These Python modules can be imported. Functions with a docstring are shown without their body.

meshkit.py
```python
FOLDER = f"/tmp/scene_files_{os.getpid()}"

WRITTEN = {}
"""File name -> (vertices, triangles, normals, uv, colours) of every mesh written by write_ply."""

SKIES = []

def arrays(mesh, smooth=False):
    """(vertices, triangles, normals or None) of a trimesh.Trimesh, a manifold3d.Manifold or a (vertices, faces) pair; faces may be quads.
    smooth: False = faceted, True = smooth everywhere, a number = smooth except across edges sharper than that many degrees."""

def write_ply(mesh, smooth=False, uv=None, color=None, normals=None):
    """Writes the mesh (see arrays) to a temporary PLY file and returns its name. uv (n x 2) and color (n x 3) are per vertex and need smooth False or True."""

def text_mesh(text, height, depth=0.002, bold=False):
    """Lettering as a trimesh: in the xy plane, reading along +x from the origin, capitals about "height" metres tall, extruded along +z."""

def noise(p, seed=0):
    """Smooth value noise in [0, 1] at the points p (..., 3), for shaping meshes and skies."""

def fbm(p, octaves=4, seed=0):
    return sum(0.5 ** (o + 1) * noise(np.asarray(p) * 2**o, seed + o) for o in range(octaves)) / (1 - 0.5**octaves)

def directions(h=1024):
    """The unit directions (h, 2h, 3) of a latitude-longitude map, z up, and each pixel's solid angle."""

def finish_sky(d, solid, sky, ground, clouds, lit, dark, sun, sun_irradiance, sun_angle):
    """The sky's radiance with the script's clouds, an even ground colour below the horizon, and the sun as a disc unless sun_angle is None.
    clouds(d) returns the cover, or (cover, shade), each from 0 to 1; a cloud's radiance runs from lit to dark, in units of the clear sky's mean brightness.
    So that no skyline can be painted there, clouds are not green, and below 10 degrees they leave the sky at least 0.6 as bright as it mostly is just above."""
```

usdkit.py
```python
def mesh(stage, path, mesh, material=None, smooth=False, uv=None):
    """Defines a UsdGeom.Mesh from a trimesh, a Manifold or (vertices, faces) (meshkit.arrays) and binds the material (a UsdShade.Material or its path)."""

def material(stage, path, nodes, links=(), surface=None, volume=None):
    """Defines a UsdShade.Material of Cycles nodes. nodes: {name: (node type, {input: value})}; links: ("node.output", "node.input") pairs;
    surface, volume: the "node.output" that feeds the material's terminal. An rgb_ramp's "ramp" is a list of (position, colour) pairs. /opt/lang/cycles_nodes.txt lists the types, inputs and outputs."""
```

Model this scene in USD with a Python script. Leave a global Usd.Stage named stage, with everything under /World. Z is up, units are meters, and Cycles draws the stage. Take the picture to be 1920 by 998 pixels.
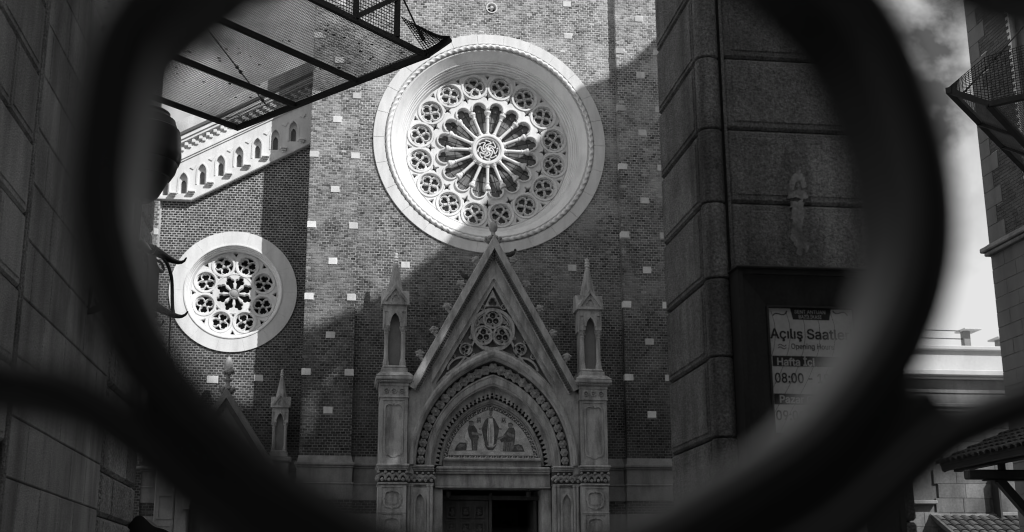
import math, random
import numpy as np, trimesh, usdkit, meshkit
from pxr import Usd, UsdGeom, UsdLux, UsdShade, Gf, Sdf, Vt
from shapely.geometry import Polygon, Point, box as sbox, LineString, MultiPolygon
from shapely.ops import unary_union
from shapely import affinity

rng = np.random.default_rng(7)
random.seed(7)
PI = math.pi
stage = Usd.Stage.CreateInMemory()
UsdGeom.SetStageUpAxis(stage, UsdGeom.Tokens.z)
UsdGeom.SetStageMetersPerUnit(stage, 1.0)
WORLD = UsdGeom.Xform.Define(stage, '/World')
UsdGeom.Scope.Define(stage, '/World/Looks')

# ------------------------------------------------------------------ camera
F_PX, YAW, PITCH, ROLL = 2360.0, math.radians(7.755), math.radians(14.64), math.radians(-0.303)
EXPOSURE = 0.1
cf = np.array([math.sin(YAW) * math.cos(PITCH), math.cos(YAW) * math.cos(PITCH), math.sin(PITCH)])
r0 = np.array([math.cos(YAW), -math.sin(YAW), 0.0])
u0 = np.cross(r0, cf)
cr = math.cos(ROLL) * r0 + math.sin(ROLL) * u0
cu = -math.sin(ROLL) * r0 + math.cos(ROLL) * u0
EYE = np.array([0.0, 0.0, 1.6])
cam = UsdGeom.Camera.Define(stage, '/World/camera')
cam.AddTransformOp().Set(Gf.Matrix4d(*cr, 0, *cu, 0, *(-cf), 0, *EYE, 1))
FOCAL = F_PX / 1920 * 36.0
cam.CreateFocalLengthAttr(FOCAL)
cam.CreateHorizontalApertureAttr(36.0)
cam.CreateVerticalApertureAttr(36.0 * 998 / 1920)
cam.CreateClippingRangeAttr(Gf.Vec2f(0.05, 2000))
cam.CreateFStopAttr(2.9)
cam.CreateFocusDistanceAttr(14.0)
cam.CreateExposureAttr(EXPOSURE)

# ------------------------------------------------------------------ sky and sun
SUN = np.array([0.90, -1.0, 1.15])
SUN = SUN / np.linalg.norm(SUN)
SKY_STRENGTH, SUN_INTENSITY = 0.085, 1.1
sky_m = usdkit.material(stage, '/World/Looks/sky', {
    'tc': ('texture_coordinate', {}),
    'sky': ('sky_texture', {'sky_type': 'single_scattering', 'sun_disc': False, 'sun_elevation': math.asin(SUN[2]), 'sun_rotation': math.atan2(SUN[0], SUN[1]), 'altitude': 60.0, 'air_density': 1.0, 'aerosol_density': 1.2, 'ozone_density': 1.0}),
    'sep': ('separate_color', {'color_type': 'rgb'}),
    'bw': ('rgb_to_bw', {}),
    'map': ('mapping', {'mapping_type': 'point', 'scale': (1.0, 1.0, 1.5), 'location': (2.464, 0.65, 0.085)}),
    'n': ('noise_texture', {'scale': 4.2, 'detail': 9.0, 'roughness': 0.56, 'distortion': 0.25}),
    'r': ('rgb_ramp', {'ramp': [(0.0, (0, 0, 0)), (0.40, (0.0, 0.0, 0.0)), (0.50, (0.70, 0.70, 0.70)), (0.60, (1, 1, 1)), (1.0, (1, 1, 1))]}),
    'dim': ('mix_color', {'blend_type': 'multiply', 'fac': 1.0, 'b': (0.9, 0.9, 0.9)}),
    'mx': ('mix_color', {'blend_type': 'mix', 'b': (8.6, 8.6, 8.6), 'use_clamp': False}),
    'bg': ('background_shader', {'strength': SKY_STRENGTH}),
}, [('sky.color', 'sep.color'), ('sep.r', 'dim.a'), ('tc.generated', 'map.vector'), ('map.vector', 'n.vector'), ('n.fac', 'r.fac'), ('dim.result', 'mx.a'), ('r.color', 'mx.fac'), ('mx.result', 'bg.color')], surface='bg.background')
dome = UsdLux.DomeLight.Define(stage, '/World/sky')
UsdShade.MaterialBindingAPI.Apply(dome.GetPrim()).Bind(sky_m)
dome.GetPrim().SetCustomDataByKey('kind', 'structure')
sun = UsdLux.DistantLight.Define(stage, '/World/sun')
sun.CreateNormalizeAttr(True)
sun.CreateIntensityAttr(SUN_INTENSITY)
sun.CreateAngleAttr(0.5)
sun.CreateColorAttr(Gf.Vec3f(1.0, 1.0, 1.0))
zx = SUN
xx = np.cross([0, 0, 1.0], zx); xx /= np.linalg.norm(xx)
yx = np.cross(zx, xx)
sun.AddTransformOp().Set(Gf.Matrix4d(*xx, 0, *yx, 0, *zx, 0, 0, 0, 60, 1))

# ------------------------------------------------------------------ where a sight line meets a wall or a level
def _ray(px, py):
    return cf * F_PX + cr * (px - 960) - cu * (py - 499)
def P(px, py, Y):
    d = _ray(px, py); return EYE + d * (Y / d[1])
def PX(px, py, X):
    d = _ray(px, py); return EYE + d * (X / d[0])
def PZ(px, py, Z):
    d = _ray(px, py); return EYE + d * ((Z - EYE[2]) / d[2])

# ------------------------------------------------------------------ stage helpers
_names = {}
ORIGIN = {}
def _path(name, parent):
    base = str(parent.GetPath()) if parent is not None else '/World'
    k = _names.get((base, name), 0)
    _names[(base, name)] = k + 1
    return f'{base}/{name}' if k == 0 else f'{base}/{name}_{k:03d}'
def setd(prim, label=None, cat=None, group=None, kind=None):
    for k, v in (('label', label), ('category', cat), ('group', group), ('kind', kind)):
        if v: prim.SetCustomDataByKey(k, v)
    return prim
def thing(name, label, cat, loc=(0, 0, 0), group=None):
    p = _path(name, None)
    x = UsdGeom.Xform.Define(stage, p)
    x.AddTranslateOp().Set(Gf.Vec3d(*map(float, loc)))
    ORIGIN[p] = np.array(loc, float)
    return setd(x.GetPrim(), label, cat, group)
def part(name, parent, label=None):
    x = UsdGeom.Xform.Define(stage, _path(name, parent))
    return setd(x.GetPrim(), label)
def arr(m):
    if isinstance(m, MB): return m.arrays()
    if hasattr(m, 'to_mesh'):
        q = m.to_mesh(); return np.array(q.vert_properties[:, :3], float), np.array(q.tri_verts, int)
    if isinstance(m, tuple): return np.asarray(m[0], float), np.asarray(m[1], int)
    return np.asarray(m.vertices, float), np.asarray(m.faces, int)
def obj(name, mesh, mat, parent=None, smooth=False, label=None, kind=None, tone=None, cat=None, group=None):
    v, f = arr(mesh)
    path = _path(name, parent)
    top = '/'.join(path.split('/')[:3])
    o = ORIGIN.get(top)
    if o is not None: v = v - o
    if smooth is not False:
        m = usdkit.mesh(stage, path, trimesh.Trimesh(v, f, process=True), mat, smooth=smooth)
    else:
        m = usdkit.mesh(stage, path, (v, f), mat)
    if tone is not None:
        UsdGeom.PrimvarsAPI(m).CreatePrimvar('tone', Sdf.ValueTypeNames.FloatArray, 'vertex').Set(Vt.FloatArray.FromNumpy(np.asarray(tone, np.float32)))
    return setd(m.GetPrim(), label, cat, group, kind)

# ------------------------------------------------------------------ mesh helpers
class MB:
    def __init__(s): s.v, s.f, s.n = [], [], 0
    def add(s, m):
        v, f = arr(m)
        s.v.append(v); s.f.append(f + s.n); s.n += len(v); return s
    def arrays(s): return np.vstack(s.v), np.vstack(s.f)
BOXF = np.array([[0, 1, 3, 2], [4, 6, 7, 5], [0, 4, 5, 1], [2, 3, 7, 6], [0, 2, 6, 4], [1, 5, 7, 3]])
BOXT = np.vstack([BOXF[:, [0, 1, 2]], BOXF[:, [0, 2, 3]]])
def bx(x0, x1, y0, y1, z0, z1):
    v = np.array([[x, y, z] for x in (x0, x1) for y in (y0, y1) for z in (z0, z1)], float)
    return v, BOXT
def cham(x0, x1, y0, y1, z0, z1, c=0.01):
    """A block with its edges chamfered (hull of three shrunk boxes)."""
    c = min(c, (x1 - x0) * .45, (y1 - y0) * .45, (z1 - z0) * .45)
    pts = np.vstack([bx(x0, x1, y0 + c, y1 - c, z0 + c, z1 - c)[0], bx(x0 + c, x1 - c, y0, y1, z0 + c, z1 - c)[0], bx(x0 + c, x1 - c, y0 + c, y1 - c, z0, z1)[0]])
    h = trimesh.convex.convex_hull(pts)
    return np.array(h.vertices), np.array(h.faces)
def polys(g):
    if g.is_empty: return []
    return [p for p in getattr(g, 'geoms', [g]) if p.geom_type == 'Polygon' and p.area > 1e-7]
def plate(poly, y0, y1):
    """A flat shape in the (x, z) plane given depth from y0 (front) to y1 (back)."""
    mb = MB()
    for p in polys(poly.buffer(0)):
        m = trimesh.creation.extrude_polygon(p, abs(y1 - y0), engine='earcut')
        v, f = np.array(m.vertices), np.array(m.faces)
        mb.add((np.c_[v[:, 0], min(y0, y1) + v[:, 2], v[:, 1]], f[:, ::-1]))
    return mb
def moulded(poly, y0, y1, steps=((0.012, 0.012),)):
    """A plate whose front edge steps back: steps are (inset, drop) pairs from the front."""
    mb = MB(); y = y0
    total = sum(s[0] for s in steps)
    for ins, drop in steps:
        q = poly.buffer(-total)
        if not q.is_empty: mb.add(plate(q, y, y1))
        y += drop; total -= ins
    mb.add(plate(poly, y, y1))
    return mb
def sweep(path, prof, closed=False, caps=True):
    """Carries the closed profile [(n, y)] along the path [(x, z)]: n is to the left of travel."""
    p = np.asarray(path, float); pr = np.asarray(prof, float)
    n = len(p)
    d = np.roll(p, -1, 0) - p
    if not closed: d[-1] = d[-2]
    d /= np.maximum(np.linalg.norm(d, axis=1, keepdims=True), 1e-9)
    prev = np.roll(d, 1, 0)
    if not closed: prev[0] = d[0]
    t = d + prev; t /= np.maximum(np.linalg.norm(t, axis=1, keepdims=True), 1e-9)
    nr = np.c_[-t[:, 1], t[:, 0]]
    c = np.maximum((t * d).sum(1), 0.3)
    k = len(pr)
    v = np.zeros((n, k, 3))
    off = pr[:, 0][None, :] / c[:, None]
    v[:, :, 0] = p[:, 0:1] + nr[:, 0:1] * off
    v[:, :, 2] = p[:, 1:2] + nr[:, 1:2] * off
    v[:, :, 1] = pr[:, 1][None, :]
    f = []
    m = n if closed else n - 1
    i = np.arange(m)[:, None]; j = np.arange(k)[None, :]
    a = i * k + j; b = i * k + (j + 1) % k; c2 = ((i + 1) % n) * k + (j + 1) % k; e = ((i + 1) % n) * k + j
    f = np.vstack([np.stack([a, b, c2], -1).reshape(-1, 3), np.stack([a, c2, e], -1).reshape(-1, 3)])
    v = v.reshape(-1, 3)
    if caps and not closed:
        try:
            pv, pf = trimesh.creation.triangulate_polygon(Polygon(pr), engine='earcut')
            from scipy.spatial import cKDTree
            idx = cKDTree(pr).query(pv)[1]
            f = np.vstack([f, idx[pf], idx[pf][:, ::-1] + (n - 1) * k])
        except Exception:
            pass
    return v, f
def lathe(prof, c, axis=(0, 0, 1), n=20, ang=(0, 2 * PI)):
    """Turns [(r, h)] about the axis through c."""
    pr = np.asarray(prof, float)
    ax = np.array(axis, float); ax /= np.linalg.norm(ax)
    e1 = np.cross(ax, [0, 1, 0] if abs(ax[1]) < .9 else [1, 0, 0]); e1 /= np.linalg.norm(e1)
    e2 = np.cross(ax, e1)
    full = abs(ang[1] - ang[0] - 2 * PI) < 1e-6
    th = np.linspace(ang[0], ang[1], n, endpoint=not full)
    dirs = np.cos(th)[:, None] * e1 + np.sin(th)[:, None] * e2
    v = np.array(c, float) + dirs[:, None, :] * pr[None, :, 0:1] + ax * pr[None, :, 1:2]
    k = len(pr); m = n if full else n - 1
    i = np.arange(m)[:, None]; j = np.arange(k - 1)[None, :]
    a = i * k + j; b = ((i + 1) % n) * k + j; c2 = ((i + 1) % n) * k + j + 1; e = i * k + j + 1
    f = np.vstack([np.stack([a, b, c2], -1).reshape(-1, 3), np.stack([a, c2, e], -1).reshape(-1, 3)])
    return v.reshape(-1, 3), f
def tube(pts, r, n=8, caps=True):
    pts = np.asarray(pts, float); r = np.broadcast_to(np.asarray(r, float), (len(pts),))
    d = np.gradient(pts, axis=0); d /= np.maximum(np.linalg.norm(d, axis=1, keepdims=True), 1e-9)
    up = np.array([0, 0, 1.0]) if abs(d[0][2]) < .9 else np.array([0, 1.0, 0])
    v = []
    for q, t, rr in zip(pts, d, r):
        e1 = np.cross(t, up); e1 /= max(np.linalg.norm(e1), 1e-9); e2 = np.cross(t, e1)
        up = -e2 if False else np.cross(e1, t)
        th = np.arange(n) * 2 * PI / n
        v.append(q + rr * (np.cos(th)[:, None] * e1 + np.sin(th)[:, None] * e2))
    v = np.array(v); m = len(pts)
    i = np.arange(m - 1)[:, None]; j = np.arange(n)[None, :]
    a = i * n + j; b = i * n + (j + 1) % n; c2 = (i + 1) * n + (j + 1) % n; e = (i + 1) * n + j
    f = [np.stack([a, b, c2], -1).reshape(-1, 3), np.stack([a, c2, e], -1).reshape(-1, 3)]
    if caps:
        q = np.arange(1, n - 1)
        f += [np.c_[np.zeros_like(q), q, q + 1], np.c_[np.zeros_like(q), q + 1, q] + (m - 1) * n]
    return v.reshape(-1, 3), np.vstack(f)
def beam(a, b, w, h=None, up=(0, 0, 1)):
    """A straight square bar from a to b."""
    h = h or w
    a, b = np.array(a, float), np.array(b, float)
    d = b - a; d /= np.linalg.norm(d)
    s = np.cross(d, up); s = s / np.linalg.norm(s) if np.linalg.norm(s) > 1e-6 else np.array([1.0, 0, 0])
    t = np.cross(s, d)
    v = np.array([q + s * x * w / 2 + t * y * h / 2 for q in (a, b) for x in (-1, 1) for y in (-1, 1)])
    return v, BOXT
def ball(c, r, sub=1, squash=(1, 1, 1)):
    m = trimesh.creation.icosphere(sub, 1.0)
    return np.array(m.vertices) * np.array(squash) * r + np.array(c), np.array(m.faces)
def rot2(m, deg, c):
    """Turns a mesh in the facade plane (about y) by deg counter-clockwise as seen from the front."""
    v, f = arr(m); a = math.radians(deg); v = v - np.array(c)
    return np.c_[v[:, 0] * math.cos(a) - v[:, 2] * math.sin(a), v[:, 1], v[:, 0] * math.sin(a) + v[:, 2] * math.cos(a)] + np.array(c), f
def spline(pts, n=200, closed=False):
    from scipy.interpolate import splprep, splev
    p = np.asarray(pts, float)
    if closed: p = np.vstack([p, p[:1]])
    tck, _ = splprep(p.T, s=0, per=closed, k=3)
    return np.array(splev(np.linspace(0, 1, n, endpoint=not closed), tck)).T
def arch(a, c, n=28):
    """Pointed arch outline from the left springer over the apex to the right, half width a, both centres c past the middle."""
    R = a + c; h = math.sqrt(R * R - c * c); t1 = math.atan2(h, -c)
    th = np.linspace(PI, t1, n)
    L = np.c_[c + R * np.cos(th), R * np.sin(th)]
    return np.vstack([L, np.c_[-L[::-1][1:, 0], L[::-1][1:, 1]]])
def text(s, x, z, y, cap, width=None, bold=True, depth=0.0015):
    m = meshkit.text_mesh(s, cap, depth, bold)
    v = np.array(m.vertices)
    if width: v[:, 0] *= width / (v[:, 0].max() - min(v[:, 0].min(), 0))
    return np.c_[v[:, 0] + x, y - v[:, 2], v[:, 1] + z], np.array(m.faces)

# ------------------------------------------------------------------ materials
def looks(name, base, var=0.3, scale=3.0, fine=40.0, rough=0.85, bump=0.3, bscale=60.0, bdist=0.01, stain=0.0, tone=False, spec=0.3, metallic=0.0, pale=None, streak=(6.0, 6.0, 0.7), detail=6.0, fvar=None, lift=None):
    """A grey surface: large and fine noise in its tone, optional vertical stains, optional per-piece tone and pale bloom."""
    N = {'g': ('geometry', {}),
         'n1': ('noise_texture', {'scale': scale, 'detail': detail, 'roughness': 0.6}),
         'n2': ('noise_texture', {'scale': fine, 'detail': 4.0, 'roughness': 0.65}),
         'm1': ('map_range', {'from_min': 0.3, 'from_max': 0.7, 'to_min': 1 - var, 'to_max': 1 + var, 'clamp': True}),
         'm2': ('map_range', {'from_min': 0.3, 'from_max': 0.7, 'to_min': 1 - (fvar or var * .7), 'to_max': 1 + (fvar or var * .7), 'clamp': True}),
         'a': ('math', {'math_type': 'multiply'}), 'b': ('math', {'math_type': 'multiply', 'value2': base}),
         'c': ('combine_color', {}),
         'nb': ('noise_texture', {'scale': bscale, 'detail': 5.0, 'roughness': 0.6}),
         'bp': ('bump', {'strength': bump, 'distance': bdist}),
         'p': ('principled_bsdf', {'roughness': rough, 'specular_ior_level': spec, 'metallic': metallic})}
    L = [('g.position', 'n1.vector'), ('g.position', 'n2.vector'), ('g.position', 'nb.vector'), ('n1.fac', 'm1.value'), ('n2.fac', 'm2.value'), ('m1.result', 'a.value1'), ('m2.result', 'a.value2'), ('a.value', 'b.value1'), ('nb.fac', 'bp.height'), ('bp.normal', 'p.normal')]
    last = 'b.value'
    if tone:
        N['at'] = ('attribute', {'attribute': 'tone'}); N['t'] = ('math', {'math_type': 'multiply'})
        L += [(last, 't.value1'), ('at.fac', 't.value2')]; last = 't.value'
    if pale is not None:
        N['np'] = ('noise_texture', {'scale': pale[1], 'detail': 8.0, 'roughness': 0.68})
        N['mp'] = ('map_range', {'from_min': pale[2], 'from_max': pale[3], 'to_min': 0.0, 'to_max': pale[4], 'clamp': True})
        N['mixp'] = ('mix_float', {'b': pale[0]})
        L += [('g.position', 'np.vector'), ('np.fac', 'mp.value'), ('mp.result', 'mixp.fac'), (last, 'mixp.a')]; last = 'mixp.result'
    if stain:
        N['mps'] = ('mapping', {'mapping_type': 'point', 'scale': streak})
        N['ns'] = ('noise_texture', {'scale': 1.0, 'detail': 7.0, 'roughness': 0.62})
        N['ms'] = ('map_range', {'from_min': 0.42, 'from_max': 0.68, 'to_min': 1.0, 'to_max': 1.0 - stain, 'clamp': True})
        N['s'] = ('math', {'math_type': 'multiply'})
        L += [('g.position', 'mps.vector'), ('mps.vector', 'ns.vector'), ('ns.fac', 'ms.value'), (last, 's.value1'), ('ms.result', 's.value2')]; last = 's.value'
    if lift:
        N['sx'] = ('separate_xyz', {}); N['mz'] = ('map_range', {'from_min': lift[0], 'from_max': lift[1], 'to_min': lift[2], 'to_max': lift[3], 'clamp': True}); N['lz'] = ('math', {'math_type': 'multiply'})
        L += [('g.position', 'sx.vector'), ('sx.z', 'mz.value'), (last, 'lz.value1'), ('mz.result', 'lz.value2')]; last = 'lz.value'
    L += [(last, 'c.r'), (last, 'c.g'), (last, 'c.b'), ('c.color', 'p.base_color')]
    return usdkit.material(stage, f'/World/Looks/{name}', N, L, surface='p.BSDF')
M = dict(
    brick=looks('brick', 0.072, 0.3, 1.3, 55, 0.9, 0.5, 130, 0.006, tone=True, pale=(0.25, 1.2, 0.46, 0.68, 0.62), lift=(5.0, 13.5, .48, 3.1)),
    aisle_brick=looks('aisle_brick', 0.062, 0.2, 1.3, 55, 0.9, 0.5, 130, 0.006, tone=True, pale=(0.25, 1.6, 0.58, 0.74, 0.5)),
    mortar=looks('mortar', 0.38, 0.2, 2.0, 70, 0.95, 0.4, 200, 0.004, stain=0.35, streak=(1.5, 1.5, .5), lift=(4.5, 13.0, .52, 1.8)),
    plaster=looks('plaster', 0.76, 0.06, 1.2, 30, 0.85, 0.15, 60, 0.004, stain=0.16, streak=(5, 5, .8)),
    quoin_stone=looks('quoin_stone', 0.70, 0.14, 4, 40, 0.88, 0.3, 80, 0.006, tone=True, stain=.2),
    stone=looks('stone', 0.42, 0.2, 2.2, 35, 0.85, 0.5, 70, 0.008, stain=0.55, streak=(7, 7, 1.6)),
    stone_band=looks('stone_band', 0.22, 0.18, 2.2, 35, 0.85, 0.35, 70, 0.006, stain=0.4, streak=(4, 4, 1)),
    carving=looks('carving', 0.34, 0.25, 6, 50, 0.8, 0.4, 90, 0.006, stain=0.35, streak=(9, 9, 4)),
    carving_shade=looks('carving_shade', 0.075, 0.35, 9, 60, 0.75, 0.4, 90, 0.006),  # darker carving: shade of hollows put into the colour along with soot
    wall_stone=looks('wall_stone', 0.40, 0.28, 1.4, 85, 0.8, 1.0, 110, 0.02, tone=True, stain=0.5, streak=(3, 3, .5), fvar=.5),
    rough_stone=looks('rough_stone', 0.36, 0.3, 2.0, 45, 0.8, 1.0, 45, 0.05, tone=True, stain=0.3, streak=(3, 3, .6), fvar=.7),
    pillar_stone=looks('pillar_stone', 0.27, 0.5, 1.6, 68, 0.75, 1.0, 95, 0.03, tone=True, stain=0.65, streak=(5, 5, .5), fvar=.6),
    joint=looks('joint', 0.03, 0.2, 3, 40, 0.95),
    iron=looks('iron', 0.006, 0.3, 20, 90, 0.30, 0.2, 120, 0.001, spec=0.5),
    wire=looks('wire', 0.13, 0.3, 8, 60, 0.6, 0.2, 120, 0.001),
    lime=looks('lime', 0.30, 0.45, 9, 60, 0.9, 0.6, 60, 0.01, stain=.5, streak=(9, 9, 2)),
    steel=looks('steel', 0.03, 0.3, 8, 60, 0.6, 0.3, 120, 0.002, spec=0.4),
    glass=looks('glass', 0.15, 0.4, 4, 80, 0.35, 0.5, 160, 0.004, spec=0.6),
    dark=looks('dark', 0.02, 0.3, 4, 60, 0.8),
    niche=looks('niche', 0.17, 0.2, 4, 60, 0.9),
    wood=looks('wood', 0.06, 0.4, 3, 60, 0.5, 0.5, 60, 0.006, stain=0.4, streak=(25, 25, 1.5)),
    board_wood=looks('board_wood', 0.03, 0.3, 3, 60, 0.45, 0.4, 60, 0.003, stain=0.3, streak=(30, 30, 3)),
    paper=looks('paper', 0.52, 0.12, 5, 50, 0.5, 0.05, 50, 0.001),
    ink=looks('ink', 0.025, 0.1, 5, 50, 0.6),
    pale_ink=looks('pale_ink', 0.45, 0.1, 5, 50, 0.6),
    grey_ink=looks('grey_ink', 0.07, 0.1, 5, 50, 0.6),
    mosaic=looks('mosaic', 0.52, 0.4, 6, 90, 0.45, 0.5, 140, 0.004, spec=0.6, fvar=.55),
    mosaic_dark=looks('mosaic_dark', 0.085, 0.6, 16, 120, 0.45, 0.4, 140, 0.004, spec=0.6, fvar=.5),
    mosaic_mid=looks('mosaic_mid', 0.21, 0.5, 18, 120, 0.45, 0.4, 140, 0.004, spec=0.6, fvar=.5),
    mosaic_pale=looks('mosaic_pale', 0.62, 0.35, 14, 140, 0.45, 0.4, 140, 0.004, spec=0.6),
    tile=looks('tile', 0.075, 0.4, 5, 50, 0.85, 0.5, 70, 0.006, tone=True),
    render_white=looks('render_white', 0.54, 0.06, 1.0, 20, 0.9, 0.1, 40, 0.004, stain=0.12, streak=(2, 2, .5)),
    render_grey=looks('render_grey', 0.24, 0.18, 0.9, 25, 0.9, 0.2, 40, 0.006, stain=0.4, streak=(2.5, 2.5, .5)),
    old_wall=looks('old_wall', 0.17, 0.3, 1.1, 18, 0.9, 0.4, 30, 0.01, tone=True, stain=0.45, streak=(1.8, 1.8, .7)),
    tower_brick=looks('tower_brick', 0.06, 0.25, 1.2, 40, 0.9, 0.4, 120, 0.006, tone=True, pale=(0.13, 1.3, 0.5, 0.72, 0.5)),
    ashlar=looks('ashlar', 0.13, 0.15, 1.0, 30, 0.88, 0.3, 60, 0.006, stain=0.3, streak=(2, 2, .4)),
    ground=looks('ground', 0.25, 0.3, 0.7, 12, 0.9, 0.5, 20, 0.01),
    leaf=looks('leaf', 0.035, 0.4, 6, 60, 0.5, 0.2, 60, 0.003),
    bird=looks('bird', 0.05, 0.3, 30, 90, 0.7),
    bulb=looks('bulb', 0.6, 0.05, 10, 50, 0.4),
    lead=looks('lead', 0.10, 0.2, 1.5, 20, 0.6, 0.2, 30, 0.005),
)

# ================================================================== GROUND
g = bx(-300, 300, -300, 600, -0.5, 0.0)
setd(obj('ground', g, M['ground']), kind='structure')

# ================================================================== CHURCH
CX = 3.04                      # axis of the portal
RX, RZ = 3.075, 11.275         # centre of the great rose
Y_WALL, Y_PIER, Y_AISLE = 26.0, 25.85, 27.0
church = thing('church', 'tall brick church facade with a great white rose window and a carved stone portal', 'church', (CX, Y_WALL, 0))

def brick_set(region, Y, L, H, joint, parent, near=None, limit=300, mat='brick', depth=0.012):
    """Every brick of a wall as its own bevelled block; the LIMIT nearest to NEAR become pieces of their own, the others one part."""
    x0, z0, x1, z1 = region.bounds
    rows = int((z1 - z0) / H)
    from shapely import prepared, contains_xy
    V, T, C = [], [], []
    r = np.random.default_rng(int(abs(Y * 1000 + x0 * 77)) % 100000)
    for i in range(rows + 1):
        za, zb = z0 + i * H + joint / 2, z0 + (i + 1) * H - joint / 2
        zm = (za + zb) / 2
        if zb > z1: break
        line = region.intersection(LineString([(x0 - 1, zm), (x1 + 1, zm)]))
        segs = [s for s in getattr(line, 'geoms', [line]) if s.geom_type == 'LineString' and s.length > 0.02]
        for s in segs:
            sa, sb = min(s.coords[0][0], s.coords[-1][0]), max(s.coords[0][0], s.coords[-1][0])
            off = (i % 2) * L / 2 + r.normal(0, .004)
            k0 = math.floor((sa - x0 - off) / L)
            x = x0 + off + k0 * L
            while x < sb:
                a, b = max(x + joint / 2, sa), min(x + L - joint / 2, sb)
                if b - a > 0.02:
                    jx, jz = r.normal(0, .0015, 2)
                    p = depth * (0.35 + 0.65 * r.random())
                    c = 0.003
                    V.append(np.array([[a + jx, Y + depth, za], [b + jx, Y + depth, za], [b + jx, Y + depth, zb], [a + jx, Y + depth, zb],
                                       [a + c + jx, Y + depth - p, za + c + jz], [b - c + jx, Y + depth - p, za + c + jz], [b - c + jx, Y + depth - p, zb - c + jz], [a + c + jx, Y + depth - p, zb - c + jz]]))
                    T.append(float(np.clip(r.normal(1.0, 0.28), 0.4, 1.9) * (0.55 if r.random() < .10 else 1) * (1.6 if r.random() < .05 else 1)))
                    C.append(((a + b) / 2, zm))
                x += L
    FB = np.array([[4, 5, 6], [4, 6, 7], [0, 1, 5], [0, 5, 4], [1, 2, 6], [1, 6, 5], [2, 3, 7], [2, 7, 6], [3, 0, 4], [3, 4, 7]])
    C = np.array(C)
    order = np.argsort(((C - np.array(near)) ** 2).sum(1)) if near is not None else np.arange(len(C))
    own = set(order[:limit].tolist()) if near is not None else set()
    for i in order[:limit] if near is not None else []:
        obj('brick', (V[i], FB), M[mat], parent, tone=np.full(8, T[i]))
    rest = [i for i in range(len(V)) if i not in own]
    if rest:
        n = len(rest)
        v = np.vstack([V[i] for i in rest]); f = (FB[None] + (np.arange(n) * 8)[:, None, None]).reshape(-1, 3)
        obj('brickwork', (v, f), M[mat], parent, kind='stuff', tone=np.repeat([T[i] for i in rest], 8))
    return len(V)

def stn(m, parent):
    obj('stone', m, M['quoin_stone'], parent, tone=np.full(len(m[0]), float(np.clip(rng.normal(.95, .13), .6, 1.12))))
def disc(r, x=0, z=0, n=64): return Point(x, z).buffer(r, n // 4)
PL0, PL1 = 3.07 - 3.91, 3.07 - 2.855      # left pier edges
PR0, PR1 = 3.07 + 2.855, 3.07 + 3.91
Z_BASE, Z_TOP = 4.34, 19.5
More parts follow.
